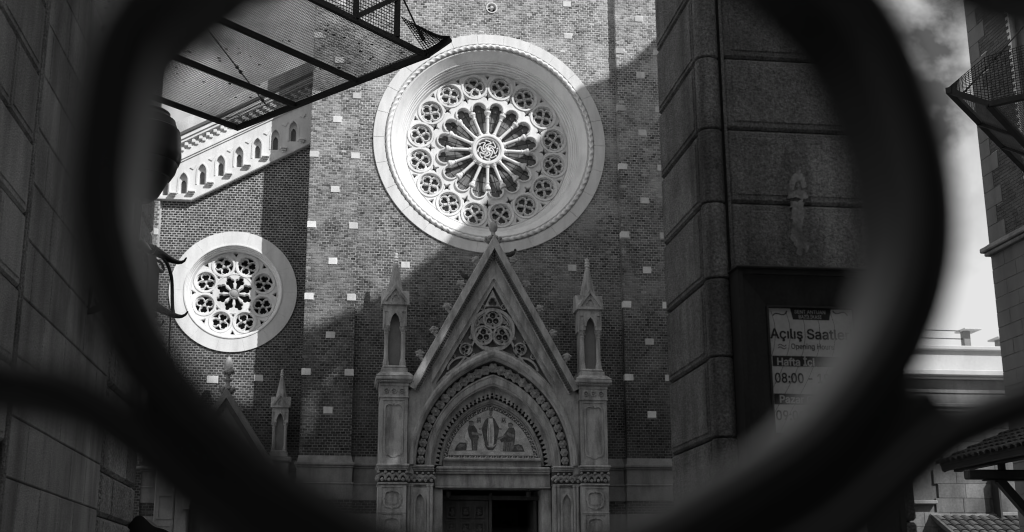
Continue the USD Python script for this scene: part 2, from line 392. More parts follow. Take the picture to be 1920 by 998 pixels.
# --- nave wall
nave = part('nave_wall', church)
hole = disc(2.40, RX, RZ, 96)
oc = P(922, 15, Y_WALL); ocx, ocz = oc[0], oc[2]
wall_poly = sbox(PL1 - .02, 0, PR0 + .02, Z_TOP).difference(hole).difference(disc(0.105, ocx, ocz))
wall_poly = wall_poly.difference(sbox(CX - 1.0, -1, CX + 1.0, 5.6))
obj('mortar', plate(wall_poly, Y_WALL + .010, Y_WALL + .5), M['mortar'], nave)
nave_stones = [(1065, 68), (1063, 8), (760, 497), (1073, 503), (742, 20)]
ns_rects = []
for px, py in nave_stones:
    q = P(px, py, Y_WALL); ns_rects.append(sbox(q[0] - .095, q[2] - .07, q[0] + .095, q[2] + .07))
reg = sbox(PL1, Z_BASE, PR0, 16.0).difference(disc(2.56, RX, RZ, 96)).difference(disc(0.115, ocx, ocz)).difference(unary_union(ns_rects))
reg = reg.difference(Polygon([(CX - 1.7, 4), (CX - 1.55, 5.8), (CX, 8.5), (CX + 1.55, 5.8), (CX + 1.7, 4)]))
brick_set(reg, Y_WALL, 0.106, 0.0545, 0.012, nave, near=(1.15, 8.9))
for rct in ns_rects:
    a, b, c, d = rct.bounds
    stn(cham(a + .003, c - .003, Y_WALL - .008, Y_WALL + .1, b + .003, d - .003, .006), nave)
# oculus high on the wall with a small white floodlight in it
ocu = part('oculus', church)
obj('ring', lathe([(.13, .03), (.13, -.012), (.108, -.012), (.10, .01), (.10, .25)], (ocx, Y_WALL, ocz), (0, 1, 0), 32), M['plaster'], ocu, smooth=30)
obj('back', lathe([(.001, .22), (.11, .22)], (ocx, Y_WALL, ocz), (0, 1, 0), 24), M['dark'], ocu)
obj('floodlight', MB().add(lathe([(.001, -.05), (.03, -.05), (.042, -.02), (.045, .05), (.02, .12), (.02, .2)], (ocx, Y_WALL, ocz), (0, 1, 0), 16)).add(beam((ocx - .1, Y_WALL + .02, ocz - .01), (ocx - .03, Y_WALL + .02, ocz), .025)), M['bulb'], ocu, smooth=40)

# --- piers with pale stones
def pier(x0, x1, rows_edge, rows_mid, near):
    pr = part('pier', church)
    st = []
    for z in rows_edge: st += [(x0, x0 + .185, z), (x1 - .185, x1, z)]
    xm = (x0 + x1) / 2
    for z in rows_mid: st.append((xm - .095 + .03, xm + .095 + .03, z))
    rects = [sbox(a, z - .072, b, z + .072) for a, b, z in st]
    obj('core', bx(x0 + .012, x1 - .012, Y_PIER + .010, Y_WALL + (1.4 if x0 < 3 else .6), 0, Z_TOP), M['mortar'], pr)
    # side bricks
    reg = sbox(x0, Z_BASE, x1, 16.0).difference(unary_union(rects))
    brick_set(reg, Y_PIER, 0.103, 0.0555, 0.0095, pr, near=near)
    sb = MB(); tn = []
    for sx, s in ((x0, -1), (x1, 1)):
        depth = (Y_AISLE - Y_PIER) if (s * (sx - 3.07) > 3.5) else (Y_WALL - Y_PIER)
        z = Z_BASE; i = 0
        while z < 16.0:
            y = Y_PIER + .014 + (.06 if i % 2 else 0) - .07
            while y < Y_PIER + depth:
                ya, yb = max(y, Y_PIER + .014), min(y + .125, Y_PIER + depth)
                if yb - ya > .02:
                    b = bx(min(sx, sx - s * .012), max(sx, sx - s * .012), ya, yb, z + .005, z + .0635); sb.add(b); tn.append(np.clip(rng.normal(1, .22), .5, 1.5))
                y += .135
            z += .0685; i += 1
    v, f = sb.arrays()
    obj('side_bricks', (v, f), M['brick'], pr, kind='stuff', tone=np.repeat(tn, 8))
    for a, b, z in st:
        stn(cham(a - (.006 if a == x0 else -.003), b + (.006 if b == x1 else -.003), Y_PIER - .008, Y_PIER + .12, z - .069, z + .069, .006), pr)
def rowz(pts): return [P(x, y, Y_PIER)[2] for x, y in pts]
edge_rows = rowz([(591, 289), (586, 421), (582, 556), (577, 697)]); edge_rows = [edge_rows[0] + 2.77, edge_rows[0] + 1.385] + edge_rows + [edge_rows[-1] - 1.62]
mid_rows = rowz([(628, 224), (625, 355), (622, 490), (617, 628), (612, 769)]); mid_rows = [mid_rows[0] + 2.77, mid_rows[0] + 1.385] + mid_rows
edge_rows = [z for z in edge_rows if z > Z_BASE + .1]
pier(PL0, PL1, edge_rows, mid_rows, (-.3, 11.2))
pier(PR0, PR1, edge_rows, mid_rows, (6.3, 8.0))

# --- plinth courses that run along the wall and the piers
def plinth(x0, x1, Y, parent, back):
    z = [(4.20, 4.345)]
    sl = np.array([[x0 - .03, Y - .075, 4.205], [x1 + .03, Y - .075, 4.205], [x1, Y - .005, 4.345], [x0, Y - .005, 4.345], [x0 - .03, back, 4.205], [x1 + .03, back, 4.205], [x1, back, 4.345], [x0, back, 4.345]])
    h = trimesh.convex.convex_hull(sl)
    obj('weathering', (np.array(h.vertices), np.array(h.faces)), M['stone_band'], parent)
    obj('moulding', MB().add(cham(x0 - .075, x1 + .075, Y - .12, back, 4.145, 4.203, .012)).add(cham(x0 - .05, x1 + .05, Y - .085, back, 4.105, 4.147, .012)), M['stone_band'], parent)
    obj('upper_course', cham(x0 - .03, x1 + .03, Y - .05, back, 3.80, 4.107, .006), M['stone_band'], parent)
    obj('string', cham(x0 - .06, x1 + .06, Y - .085, back, 3.765, 3.803, .012), M['stone_band'], parent)
    obj('middle_course', cham(x0 - .045, x1 + .045, Y - .065, back, 3.46, 3.767, .006), M['stone_band'], parent)
    obj('lower_course', cham(x0 - .045, x1 + .045, Y - .065, back, 0, 3.19, .006), M['stone_band'], parent)
    obj('band_mortar', bx(x0 - .03, x1 + .03, Y - .045, back, 3.185, 3.465), M['mortar'], parent)
    brick_set(sbox(x0 - .04, 3.193, x1 + .04, 3.46), Y - .058, .12, .0534, .009, parent)
for nm, a, b, Y, bk in (('left_pier', PL0, PL1, Y_PIER, Y_WALL + .4), ('wall_left', PL1, CX - 2.2, Y_WALL, Y_WALL + .4), ('wall_right', CX + 2.2, PR0, Y_WALL, Y_WALL + .4), ('right_pier', PR0, PR1, Y_PIER, Y_WALL + .4)):
    plinth(a + (.08 if nm == 'wall_left' else 0), b - (.08 if nm == 'wall_right' else 0), Y, part('plinth', church), bk)

# --- the rose window
def trefoil(r, x, z, rot=90):
    return unary_union([disc(r * .56, x + r * .46 * math.cos(math.radians(rot + k * 120)), z + r * .46 * math.sin(math.radians(rot + k * 120)), 20) for k in range(3)])
def ann(a, b, x, z, n=96): return disc(b, x, z, n).difference(disc(a, x, z, n))
def pol(r, deg, x, z): return x + r * math.cos(math.radians(deg)), z + r * math.sin(math.radians(deg))
rose = part('rose_window', church)
RY = Y_WALL
nseg = 26
for k in range(nseg):                      # the flat white surround, stone by stone
    a0 = 2 * PI * k / nseg + .0005; a1 = 2 * PI * (k + 1) / nseg - .0005
    th = np.linspace(a0, a1, 9)
    q = Polygon(np.vstack([np.c_[RX + 2.575 * np.cos(th), RZ + 2.555 * np.sin(th)], np.c_[RX + 2.325 * np.cos(th[::-1]), RZ + 2.325 * np.sin(th[::-1])]]))
    obj('surround_stone', moulded(q, RY - .028, RY + .05, ((.006, .006),)), M['plaster'], rose)
obj('reveal', lathe([(2.335, -.02), (2.33, .02), (2.20, .02), (2.185, .0), (2.17, .0), (2.14, .045), (2.01, .20), (1.995, .205), (1.99, .25), (1.965, .255), (1.955, .31), (1.935, .315), (1.925, .38), (1.90, .385), (1.885, .45), (1.865, .455), (1.85, .53), (1.83, .56), (1.83, .80)], (RX, RY, RZ), (0, 1, 0), 160), M['plaster'], rose, smooth=30)
n1, n2 = 1100, 12
th = np.arange(n1) / n1 * 2 * PI; ph = np.arange(n2) / n2 * 2 * PI
TH, PH = np.meshgrid(th, ph, indexing='ij')
rr = .042 * (1 + .26 * np.sin(96 * TH + 2 * PH) + .10 * np.sin(192 * TH + PH * 3 + 1))
R_ = 2.262 + rr * np.cos(PH); Yr = RY - .02 - rr * np.sin(PH)
v = np.stack([RX + R_ * np.cos(TH), Yr, RZ + R_ * np.sin(TH)], -1).reshape(-1, 3)
i = np.arange(n1)[:, None]; j = np.arange(n2)[None]
a = i * n2 + j; b = i * n2 + (j + 1) % n2; c = ((i + 1) % n1) * n2 + (j + 1) % n2; d = ((i + 1) % n1) * n2 + j
obj('rope_moulding', (v, np.vstack([np.stack([a, b, c], -1).reshape(-1, 3), np.stack([a, c, d], -1).reshape(-1, 3)])), M['plaster'], rose, smooth=True)
TY = RY + .56                               # face of the tracery
def roundel(x, z, R, deg, lobes, y, mat, parent, name='roundel'):
    """A circle of tracery holding three or four small pierced rings."""
    mb = MB()
    mb.add(plate(ann(R - .040, R, x, z, 48), y - .035, y + .12))
    mb.add(plate(ann(R - .058, R - .035, x, z, 48), y + .005, y + .12))
    d = (R - .055) * (.50 if lobes == 4 else .52); q = (R - .052) * (.415 if lobes == 4 else .46)
    base = disc(R - .05, x, z, 48); holes = []
    for k in range(lobes):
        cx_, cz_ = pol(d, deg + k * 360 / lobes, x, z)
        holes.append(trefoil(q * (.86 if lobes == 4 else .93), cx_, cz_, deg + k * 360 / lobes + 180))
        mb.add(plate(ann(q * .88, q * 1.04, cx_, cz_, 24), y + .015, y + .14))
        gx, gz = pol(R - .055 - .030, deg + (k + .5) * 360 / lobes, x, z)
        w = .042 if lobes == 4 else .082
        t = Polygon([pol(w * 1.0, deg + (k + .5) * 360 / lobes + 180, gx, gz), pol(w * 1.0, deg + (k + .5) * 360 / lobes + 75, gx, gz), pol(w * 1.0, deg + (k + .5) * 360 / lobes - 75, gx, gz)])
        holes.append(t.intersection(disc(R - .06, x, z, 48)))
    mb.add(plate(base.difference(unary_union(holes)), y + .05, y + .12))
    obj(name, mb, mat, parent)
for k in range(16):
    a = 11.25 + k * 22.5
    x, z = pol(1.535, a, RX, RZ)
    roundel(x, z, .298, a, 4, TY, M['plaster'], rose)
circ = unary_union([disc(.29, *pol(1.535, 11.25 + k * 22.5, RX, RZ), 48) for k in range(16)])
stars = []
for k in range(16):
    x, z = pol(1.285, k * 22.5, RX, RZ)
    s = .075; pts = []
    for m in range(8): pts.append(pol(s * (1.25 if m % 2 == 0 else .48), k * 22.5 + m * 45, x, z))
    stars.append(Polygon(pts))
    x, z = pol(1.765, k * 22.5, RX, RZ)
    stars.append(Polygon([pol(.06, k * 22.5 + 180, x, z), pol(.05, k * 22.5 + 62, x, z), pol(.05, k * 22.5 - 62, x, z)]))
heads, cusps = [], []
for k in range(16):
    a = 11.25 + k * 22.5
    x, z = pol(.985, a, RX, RZ)
    sec = Polygon([pol(.30, a - 1, RX, RZ), pol(.30, a + 1, RX, RZ), pol(.99, a + 8.9, RX, RZ), pol(.99, a - 8.9, RX, RZ)])
    heads.append(unary_union([disc(.160, x, z, 32), sec]))
    cusps.append(unary_union([sec.buffer(-.01), disc(.085, *pol(1.055, a, RX, RZ), 20), disc(.075, *pol(.985, a + 4.6, RX, RZ), 20), disc(.075, *pol(.985, a - 4.6, RX, RZ), 20)]))
outer = ann(.93, 1.84, RX, RZ, 128).difference(circ).difference(unary_union(stars))
spand = outer.difference(unary_union(heads))
obj('spandrels', moulded(spand, TY - .015, TY + .14, ((.014, .02),)), M['plaster'], rose)
obj('arch_cusps', plate(ann(.90, 1.24, RX, RZ, 96).difference(unary_union(cusps)).difference(circ).intersection(unary_union(heads).buffer(.01)), TY + .05, TY + .12), M['plaster'], rose)
arches = MB()
for k in range(16):
    a = 11.25 + k * 22.5
    x, z = pol(.985, a, RX, RZ)
    t_ = np.radians(np.linspace(a - 96, a + 96, 15))
    arches.add(sweep(np.c_[x + .165 * np.cos(t_), z + .165 * np.sin(t_)], [(-.016, TY - .055), (.008, TY - .055), (.016, TY - .03), (.016, TY + .06), (-.016, TY + .06)]))
obj('arch_mouldings', arches, M['plaster'], rose, smooth=30)
for k in range(16):                          # little columns as spokes
    a = k * 22.5
    dx, dz = math.cos(math.radians(a)), math.sin(math.radians(a))
    c = (RX, TY + .0, RZ)
    prof = [(.001, .345), (.062, .345), (.062, .375), (.046, .385), (.054, .405), (.040, .42), (.036, .44), (.034, .76), (.046, .765), (.046, .785), (.036, .795), (.042, .83), (.066, .875), (.058, .88), (.075, .885), (.075, .93), (.001, .93)]
    obj('column', lathe(prof, c, (dx, 0, dz), 12), M['plaster'], rose, smooth=35)
obj('hub', lathe([(.255, .12), (.255, -.02), (.27, -.05), (.30, -.05), (.31, -.075), (.345, -.075), (.375, -.04), (.375, .12)], (RX, TY, RZ), (0, 1, 0), 56), M['plaster'], rose, smooth=35)
sw = MB()
for k in range(8):                           # curled rays in the hub
    a0 = k * 45.0
    pts = []
    for t in np.linspace(0, 1, 16):
        r = .035 + .19 * t
        pts.append((*pol(r, a0 + 34 * math.sin(t * 2 * PI) + 10 * t, RX, RZ), TY - .01 + .0 * t))
    pts = [(x, y, z) for x, z, y in pts]
    sw.add(tube(pts, np.linspace(.020, .013, 16), 6)); sw.add(ball(pts[-1], .026, 1))
sw.add(ball((RX, TY - .01, RZ), .042, 1))
obj('curled_rays', sw, M['plaster'], rose, smooth=True)
obj('glazing', plate(disc(1.83, RX, RZ, 96), TY + .15, TY + .17), M['glass'], rose)
ld = MB()
for k in range(48): 
    a = math.radians(k * 7.5); ld.add(beam((RX + .3 * math.cos(a), TY + .147, RZ + .3 * math.sin(a)), (RX + 1.8 * math.cos(a), TY + .147, RZ + 1.8 * math.sin(a)), .007, .01, (0, 1, 0)))
for r in (.5, .72, .95, 1.2, 1.5): ld.add(lathe([(r - .004, -.006), (r + .004, -.006), (r + .004, .006)], (RX, TY + .147, RZ), (0, 1, 0), 72))
obj('leading', ld, M['dark'], rose)

# --- aisle front on the left with its own small rose and raking arcade
def aisle(mirror):
    X = (lambda x: 2 * 3.07 - x) if mirror else (lambda x: x)
    def MX(m):
        v, f = arr(m); return (np.c_[X(v[:, 0]) if mirror else v[:, 0], v[:, 1:]], f)
    al = part('aisle_front', church)
    sx, sz = P(437.5, 549, Y_AISLE)[0], P(437.5, 549, Y_AISLE)[2] + .03
    # edge of the white band: level, then raking
    e0, e1, e2 = P(296, 379, Y_AISLE), P(360, 379, Y_AISLE), P(582, 273.6, Y_AISLE)
    slope = (e2[2] - e1[2]) / (e2[0] - e1[0])
    xl, xr = -4.02, PL0 + .02
    def rake(x, dz=0): return e1[2] + slope * (x - e1[0]) + dz
    body = Polygon([(xl - .62, 0), (xr, 0), (xr, rake(xr, 2.1)), (xl - .62, rake(xl - .62, 2.1))])
    obj('mortar', MX(plate(body.difference(disc(1.02, sx, sz)), Y_AISLE + .010, Y_AISLE + .4)), M['mortar'], al)
    band_low = Polygon([(xl - .7, e1[2]), (e1[0], e1[2]), (xr, rake(xr)), (xr, rake(xr, 1.22)), (xl - .7, rake(xl - .7, 1.22))])
    reg = Polygon([(xl, 2.5), (xr - .03, 2.5), (xr - .03, rake(xr)), (e1[0], e1[2]), (xl, e1[2])]).difference(disc(1.34, sx, sz))
    if mirror: reg = affinity.scale(reg, -1, 1, origin=(3.07, 0))
    qs = [P(395, 707, Y_AISLE)]
    rects = []
    brick_set(reg, Y_AISLE, .100, .0545, .016, al, near=(-1.9, 9.6) if not mirror else None, mat='aisle_brick')
    # corner pilaster at the far left
    cp = sbox(xl - .60, 0, xl - .03, e1[2] + .02)
    if mirror: cp = affinity.scale(cp, -1, 1, origin=(3.07, 0))
    obj('corner_core', plate(cp, Y_AISLE - .10, Y_AISLE + .1), M['mortar'], al)
    brick_set(cp, Y_AISLE - .112, .100, .0545, .014, al)
    q = P(295, 435, Y_AISLE - .1)
    for dz in (0, -1.385, 1.0): stn(MX(cham(q[0] - .08, xl - .025, Y_AISLE - .13, Y_AISLE, q[2] - .07 + dz, q[2] + .07 + dz, .006)), al)
    q = P(398, 712, Y_AISLE)
    stn(MX(cham(q[0] - .12, q[0] + .12, Y_AISLE - .008, Y_AISLE + .1, q[2] - .08, q[2] + .08, .006)), al)
    q = P(485, 709, Y_AISLE)
    stn(MX(cham(q[0] - .095, q[0] + .095, Y_AISLE - .008, Y_AISLE + .1, q[2] - .07, q[2] + .07, .006)), al)
    # white arcade band with pointed niches
    c0 = P(344.6, 353, Y_AISLE); step = .3875
    holes, inner, cent = [], [], []
    k = -2
    for k in range(-2, 11):
        cxx = c0[0] + k * step
        if cxx > xr - .05 or cxx < xl - .5: continue
        zb = P(344.6, 366.5, Y_AISLE)[2] + slope * (cxx - c0[0])
        if cxx < e1[0] - .5: zb = P(344.6, 366.5, Y_AISLE)[2] + slope * (-.1)
        lan = lambda w, b, t: Polygon(np.vstack([[(cxx - w, b), (cxx - w, t)], arch(w, w * 1.2, 8) + np.array([cxx, t]), [(cxx + w, t), (cxx + w, b)]]))
        holes.append(lan(.105, zb, zb + .30)); inner.append(lan(.055, zb + .02, zb + .235)); cent.append((cxx, zb))
    face = band_low.difference(unary_union(holes))
    obj('arcade_band', MX(moulded(face, Y_AISLE - .14, Y_AISLE + .05, ((.012, .012),))), M['plaster'], al)
    rec = MB()
    for h, i_, (cxx, zb) in zip(holes, inner, cent):
        rec.add(plate(h.buffer(.012).difference(i_), Y_AISLE - .055, Y_AISLE + .05))
        rec.add(sweep(np.vstack([[(cxx - .105, zb)], arch(.105, .126, 8) + np.array([cxx, zb + .30]), [(cxx + .105, zb)]])[::1], [(-.012, Y_AISLE - .155), (.016, Y_AISLE - .155), (.016, Y_AISLE - .10), (-.012, Y_AISLE - .10)]))
    obj('niche_surrounds', MX(rec), M['plaster'], al)
    for i_ in inner: obj('niche', MX(plate(i_.buffer(.005), Y_AISLE - .008, Y_AISLE + .05)), M['niche'], al)
    for (cxx, zb) in cent:
        x = cxx + step / 2; z = zb - .05 + slope * step / 2
        if x > xr - .08: continue
        cb = MB()
        for q_, (w, h_, d_) in enumerate(((.075, .038, .24), (.055, .038, .20), (.035, .034, .16))):
            z -= h_; cb.add(cham(x - w, x + w, Y_AISLE - d_, Y_AISLE, z, z + h_ - .003, .006))
        obj('corbel', MX(cb), M['plaster'], al)
        # small triangular relief over the corbel
        tz = zb + .50 + slope * step / 2
        obj('trefoil_relief', MX(plate(Polygon([(x - .07, tz + .02 - .035), (x + .07, tz + .02 + .035), (x + .01, tz - .055)]), Y_AISLE - .16, Y_AISLE - .12)), M['plaster'], al)
    # raking cornice: mouldings, two rows of small blocks, top moulding
    def rk(dz0, dz1, y0, nm, mat='plaster'):
        q_ = Polygon([(xl - .75, rake(xl - .75, dz0)), (xr, rake(xr, dz0)), (xr, rake(xr, dz1)), (xl - .75, rake(xl - .75, dz1))])
        obj(nm, MX(plate(q_, y0, Y_AISLE + .3)), M[mat], al)
    zc = P(344.6, 281, Y_AISLE)[2] - rake(P(344.6, 281, Y_AISLE)[0])
    rk(zc - .33, zc - .285, Y_AISLE - .17, 'cornice_fillet'); rk(zc - .285, zc - .23, Y_AISLE - .20, 'cornice_fillet'); rk(zc - .23, zc - .085, Y_AISLE - .19, 'frieze')
    rk(zc - .085, zc + .085, Y_AISLE - .12, 'block_course')
    rk(zc + .085, zc + .15, Y_AISLE - .26, 'top_moulding'); rk(zc + .15, zc + .24, Y_AISLE - .30, 'top_moulding'); rk(zc + .24, zc + .27, Y_AISLE - .34, 'roof_edge', 'lead')
    dx = .075; n = int((xr - xl + .7) / dx)
    for k in range(n):
        x = xl - .7 + k * dx
        for row in (0, 1):
            z = rake(x, zc - .08 + row * .083)
            if (k + row) % 2 == 0: obj('cornice_block', MX(cham(x, x + dx, Y_AISLE - .23, Y_AISLE, z, z + .075, .006)), M['plaster'], al)
    obj('roof_slab', MX(plate(Polygon([(xl - .8, rake(xl - .8, zc + .27)), (xr, rake(xr, zc + .27)), (xr, rake(xr, zc + .33)), (xl - .8, rake(xl - .8, zc + .33))]), Y_AISLE - .3, Y_AISLE + 12)), M['lead'], al)
    # the small rose
    sr = part('small_rose_window', church)
    for k in range(14):
        a0, a1 = 2 * PI * k / 14 + .0008, 2 * PI * (k + 1) / 14 - .0008
        t_ = np.linspace(a0, a1, 9)
        obj('surround_stone', MX(plate(Polygon(np.vstack([np.c_[sx + 1.355 * np.cos(t_), sz + 1.335 * np.sin(t_)], np.c_[sx + 1.045 * np.cos(t_[::-1]), sz + 1.045 * np.sin(t_[::-1])]])), Y_AISLE - .028, Y_AISLE + .04)), M['plaster'], sr)
    obj('reveal', MX(lathe([(1.05, -.02), (1.045, -.045), (1.02, -.045), (1.015, -.01), (1.0, .0), (.995, .05), (.98, .055), (.972, .11), (.955, .115), (.945, .18), (.93, .20), (.925, .24), (.925, .40)], (sx, Y_AISLE, sz), (0, 1, 0), 110)), M['plaster'], sr, smooth=30)
    ty = Y_AISLE + .23
    cc, hl = [], []
    for k in range(8):
        a = 22.5 + k * 45
        x, z = pol(.668, a, sx, sz)
        cc.append(disc(.245, x, z, 48))
        mb_parent = sr
        if mirror: roundel(X(x), z, .254, 180 - a, 3, ty, M['plaster'], sr)
        else: roundel(x, z, .254, a + 180, 3, ty, M['plaster'], sr)
        hl.append(Polygon([pol(.045, k * 45 + 180, *pol(.868, k * 45, sx, sz)), pol(.06, k * 45 + 55, *pol(.868, k * 45, sx, sz)), pol(.06, k * 45 - 55, *pol(.868, k * 45, sx, sz))]))
        hl.append(disc(.022, *pol(.49, k * 45, sx, sz), 12))
        px_, pz_ = pol(.33, a, sx, sz)
        pet = unary_union([Polygon([pol(.11, a - 14, sx, sz), pol(.11, a + 14, sx, sz), pol(.31, a + 13, sx, sz), pol(.31, a - 13, sx, sz)]), disc(.050, *pol(.345, a, sx, sz), 16), disc(.05, *pol(.28, a + 9, sx, sz), 16), disc(.05, *pol(.28, a - 9, sx, sz), 16)])
        hl.append(pet)
    tr = disc(.935, sx, sz, 96).difference(unary_union(cc)).difference(unary_union(hl))
    obj('tracery', MX(moulded(tr, ty - .02, ty + .1, ((.012, .02),))), M['plaster'], sr)
    rg = MB()
    rg.add(lathe([(.425, .05), (.425, -.03), (.45, -.03), (.45, .05)], (sx, ty, sz), (0, 1, 0), 64))
    obj('inner_ring', MX(rg), M['plaster'], sr, smooth=30)
    obj('boss', MX(MB().add(ball((sx, ty - .03, sz), .085, 2, (1, .45, 1))).add(lathe([(.07, -.02), (.10, -.05), (.115, -.02)], (sx, ty, sz), (0, 1, 0), 24))), M['carving'], sr, smooth=40)
    obj('glazing', MX(plate(disc(.935, sx, sz), ty + .14, ty + .16)), M['dark'], sr)
aisle(False)
aisle(True)

# --- the great portal
def lump(c, r, seed, sub=2, squash=(1, .8, 1), amp=.35, fr=2.2):
    m = trimesh.creation.icosphere(sub, 1.0); v = np.array(m.vertices)
    n = meshkit.noise(v * fr + seed * 13.7, seed)
    return v * (1 + amp * (n - .5) * 2)[:, None] * np.array(squash) * r + np.array(c), np.array(m.faces)
def rosette(c, r, petals=6):
    mb = MB()
    for k in range(petals):
        a = k * 2 * PI / petals
        mb.add(ball((c[0] + r * .58 * math.cos(a), c[1] + .2 * r, c[2] + r * .58 * math.sin(a)), r * .46, 1, (1, .55, 1)))
    mb.add(lathe([(.001, -.55 * r), (.22 * r, -.5 * r), (.34 * r, -.28 * r), (.24 * r, -.12 * r), (.45 * r, -.05 * r), (.5 * r, .2 * r)], c, (0, 1, 0), 10))
    return mb
def crocket(c, r, lean, seed):
    """A curled leaf: a stalk, a knob and four drooping lobes."""
    mb = MB()
    x, y, z = c
    mb.add(tube([(x - lean * r * 1.1, y, z - r * 1.6), (x - lean * r * .2, y, z - r * .7), (x + lean * r * .1, y, z)], [r * .30, r * .34, r * .4], 7))
    mb.add(lump((x, y, z + .15 * r), r * .72, seed))
    for k in range(5):
        a = k * 2 * PI / 5 + seed
        mb.add(ball((x + .62 * r * math.cos(a), y - .25 * r * abs(math.sin(a * 1.3)), z + .12 * r + .55 * r * math.sin(a)), r * .40, 1, (1, .8, .75)))
    return mb
def finial(parent, x, y, z0, s, mat, w=None):
    mb = MB()
    mb.add(lathe([(.001, 0), (.085, 0), (.09, .03), (.05, .05), (.045, .16), (.10, .185), (.045, .21), (.04, .27), (.07, .30), (.085, .34), (.09, .375), (.08, .42), (.05, .46), (.02, .48), (.001, .485)], (x, y, z0), (0, 0, 1), 14))
    v, f = mb.arrays(); v = (v - np.array([x, y, z0])) * np.array([w or s, w or s, s]) + np.array([x, y, z0])
    obj('finial', (v, f), mat, parent, smooth=35)
    lv = MB(); s = w or s
    for k in range(8):
        a = k * PI / 4
        lv.add(lump((x + .105 * s * math.cos(a), y + .105 * s * math.sin(a), z0 + .10 * s), .06 * s, k, 1))
        lv.add(ball((x + .15 * s * math.cos(a + .3), y + .15 * s * math.sin(a + .3), z0 + .135 * s), .035 * s, 1))
    obj('leaf_crown', lv, mat, parent, smooth=40)
def pinnacle(parent_name, u, y, z, s):
    """A gabled tabernacle with two colonnettes, a spire and a knopped finial. u centre, y front, z foot, s scale."""
    pn = part(parent_name, church)
    S = M['stone']
    def q(x0, x1, y0, y1, z0, z1, c=.01): return cham(u + x0 * s, u + x1 * s, y + y0 * s, y + y1 * s, z + z0 * s, z + z1 * s, c * s)
    obj('pedestal', MB().add(q(-.265, .265, -.05, .6, 0, .12)).add(q(-.245, .245, -.03, .58, .12, .185, .03)), S, pn)
    obj('back', q(-.20, .20, .14, .52, .18, 1.44), S, pn)
    lan = Polygon(np.vstack([[(u - .085 * s, z + .20 * s), (u - .085 * s, z + 1.10 * s)], arch(.085 * s, .14 * s, 10) + np.array([u, z + 1.10 * s]), [(u + .085 * s, z + 1.10 * s), (u + .085 * s, z + .20 * s)]]))
    obj('niche_panel', plate(lan.buffer(.03 * s), y + .125 * s, y + .145 * s), M['niche'], pn)
    for sx in (-1, 1):
        cx_ = u + sx * .168 * s
        prof = [(.001, .185), (.065, .185), (.065, .26), (.055, .29), (.058, .31), (.046, .33), (.043, .82), (.043, .84), (.052, .845), (.052, .865), (.043, .875), (.05, .90), (.068, .955), (.06, .965), (.075, .97), (.075, 1.0), (.001, 1.0)]
        obj('colonnette', lathe([(r * s, h * s) for r, h in prof], (cx_, y + .09 * s, z), (0, 0, 1), 8), S, pn, smooth=30)
        cap = MB()
        for k in range(7): cap.add(lump((cx_ + .05 * s * math.cos(k), y + .09 * s + .05 * s * math.sin(k), z + (.925 + .03 * (k % 2)) * s), .024 * s, k, 1))
        obj('capital', cap, M['carving'], pn, smooth=40)
    hood = sbox(u - .235 * s, z + 1.0 * s, u + .235 * s, z + 1.45 * s).difference(Polygon(np.vstack([[(u - .10 * s, z + .9 * s), (u - .10 * s, z + 1.05 * s)], arch(.10 * s, .16 * s, 10) + np.array([u, z + 1.08 * s]), [(u + .10 * s, z + 1.05 * s), (u + .10 * s, z + .9 * s)]])))
    rel = unary_union([sbox(u + sx * .175 * s - .035 * s, z + 1.08 * s, u + sx * .175 * s + .035 * s, z + 1.30 * s) for sx in (-1, 1)])
    obj('arched_head', MB().add(plate(hood.difference(rel), y + .01 * s, y + .5 * s)).add(plate(rel.buffer(.002), y + .028 * s, y + .4 * s)), S, pn)
    obj('arch_moulding', sweep(arch(.10 * s, .16 * s, 10) + np.array([u, z + 1.08 * s]), [(-.012 * s, y - .012 * s), (.02 * s, y - .012 * s), (.02 * s, y + .03 * s), (-.012 * s, y + .03 * s)]), S, pn)
    # gable with flanking shoulders
    tri = Polygon([(u - .265 * s, z + 1.435 * s), (u + .265 * s, z + 1.435 * s), (u + .265 * s, z + 1.50 * s), (u, z + 1.86 * s), (u - .265 * s, z + 1.50 * s)])
    inn = tri.buffer(-.05 * s)
    tre = trefoil(.085 * s, u, z + 1.56 * s)
    obj('gable', MB().add(plate(tri.difference(inn), y - .045 * s, y + .5 * s)).add(plate(inn.buffer(.004).difference(tre), y - .005 * s, y + .5 * s)).add(plate(tre.buffer(.004), y + .02 * s, y + .1 * s)), S, pn)
    pts = np.array([[u + sx * .285 * s, y + yy * s, z + zz * s] for sx in (-1, 1) for yy, zz in ((-.05, 1.44), (.55, 1.44), (.25, 1.80), (.10, 1.80))])
    h1 = trimesh.convex.convex_hull(np.array([[u + a * s, y + b * s, z + c * s] for a in (-.285, .285) for b, c in ((.0, 1.44), (.52, 1.44), (.36, 1.77), (.16, 1.77))]))
    obj('side_gables', (np.array(h1.vertices), np.array(h1.faces)), S, pn)
    sp = np.array([[u + a * .165 * s, y + (.26 + b * .165) * s, z + 1.74 * s] for a, b in ((-1, -.45), (-.45, -1), (.45, -1), (1, -.45), (1, .45), (.45, 1), (-.45, 1), (-1, .45))])
    tp = np.array([[u + a * .045 * s, y + (.26 + b * .045) * s, z + 2.37 * s] for a, b in ((-1, -.45), (-.45, -1), (.45, -1), (1, -.45), (1, .45), (.45, 1), (-.45, 1), (-1, .45))])
    h2 = trimesh.convex.convex_hull(np.vstack([sp, tp]))
    obj('spire', (np.array(h2.vertices), np.array(h2.faces)), S, pn)
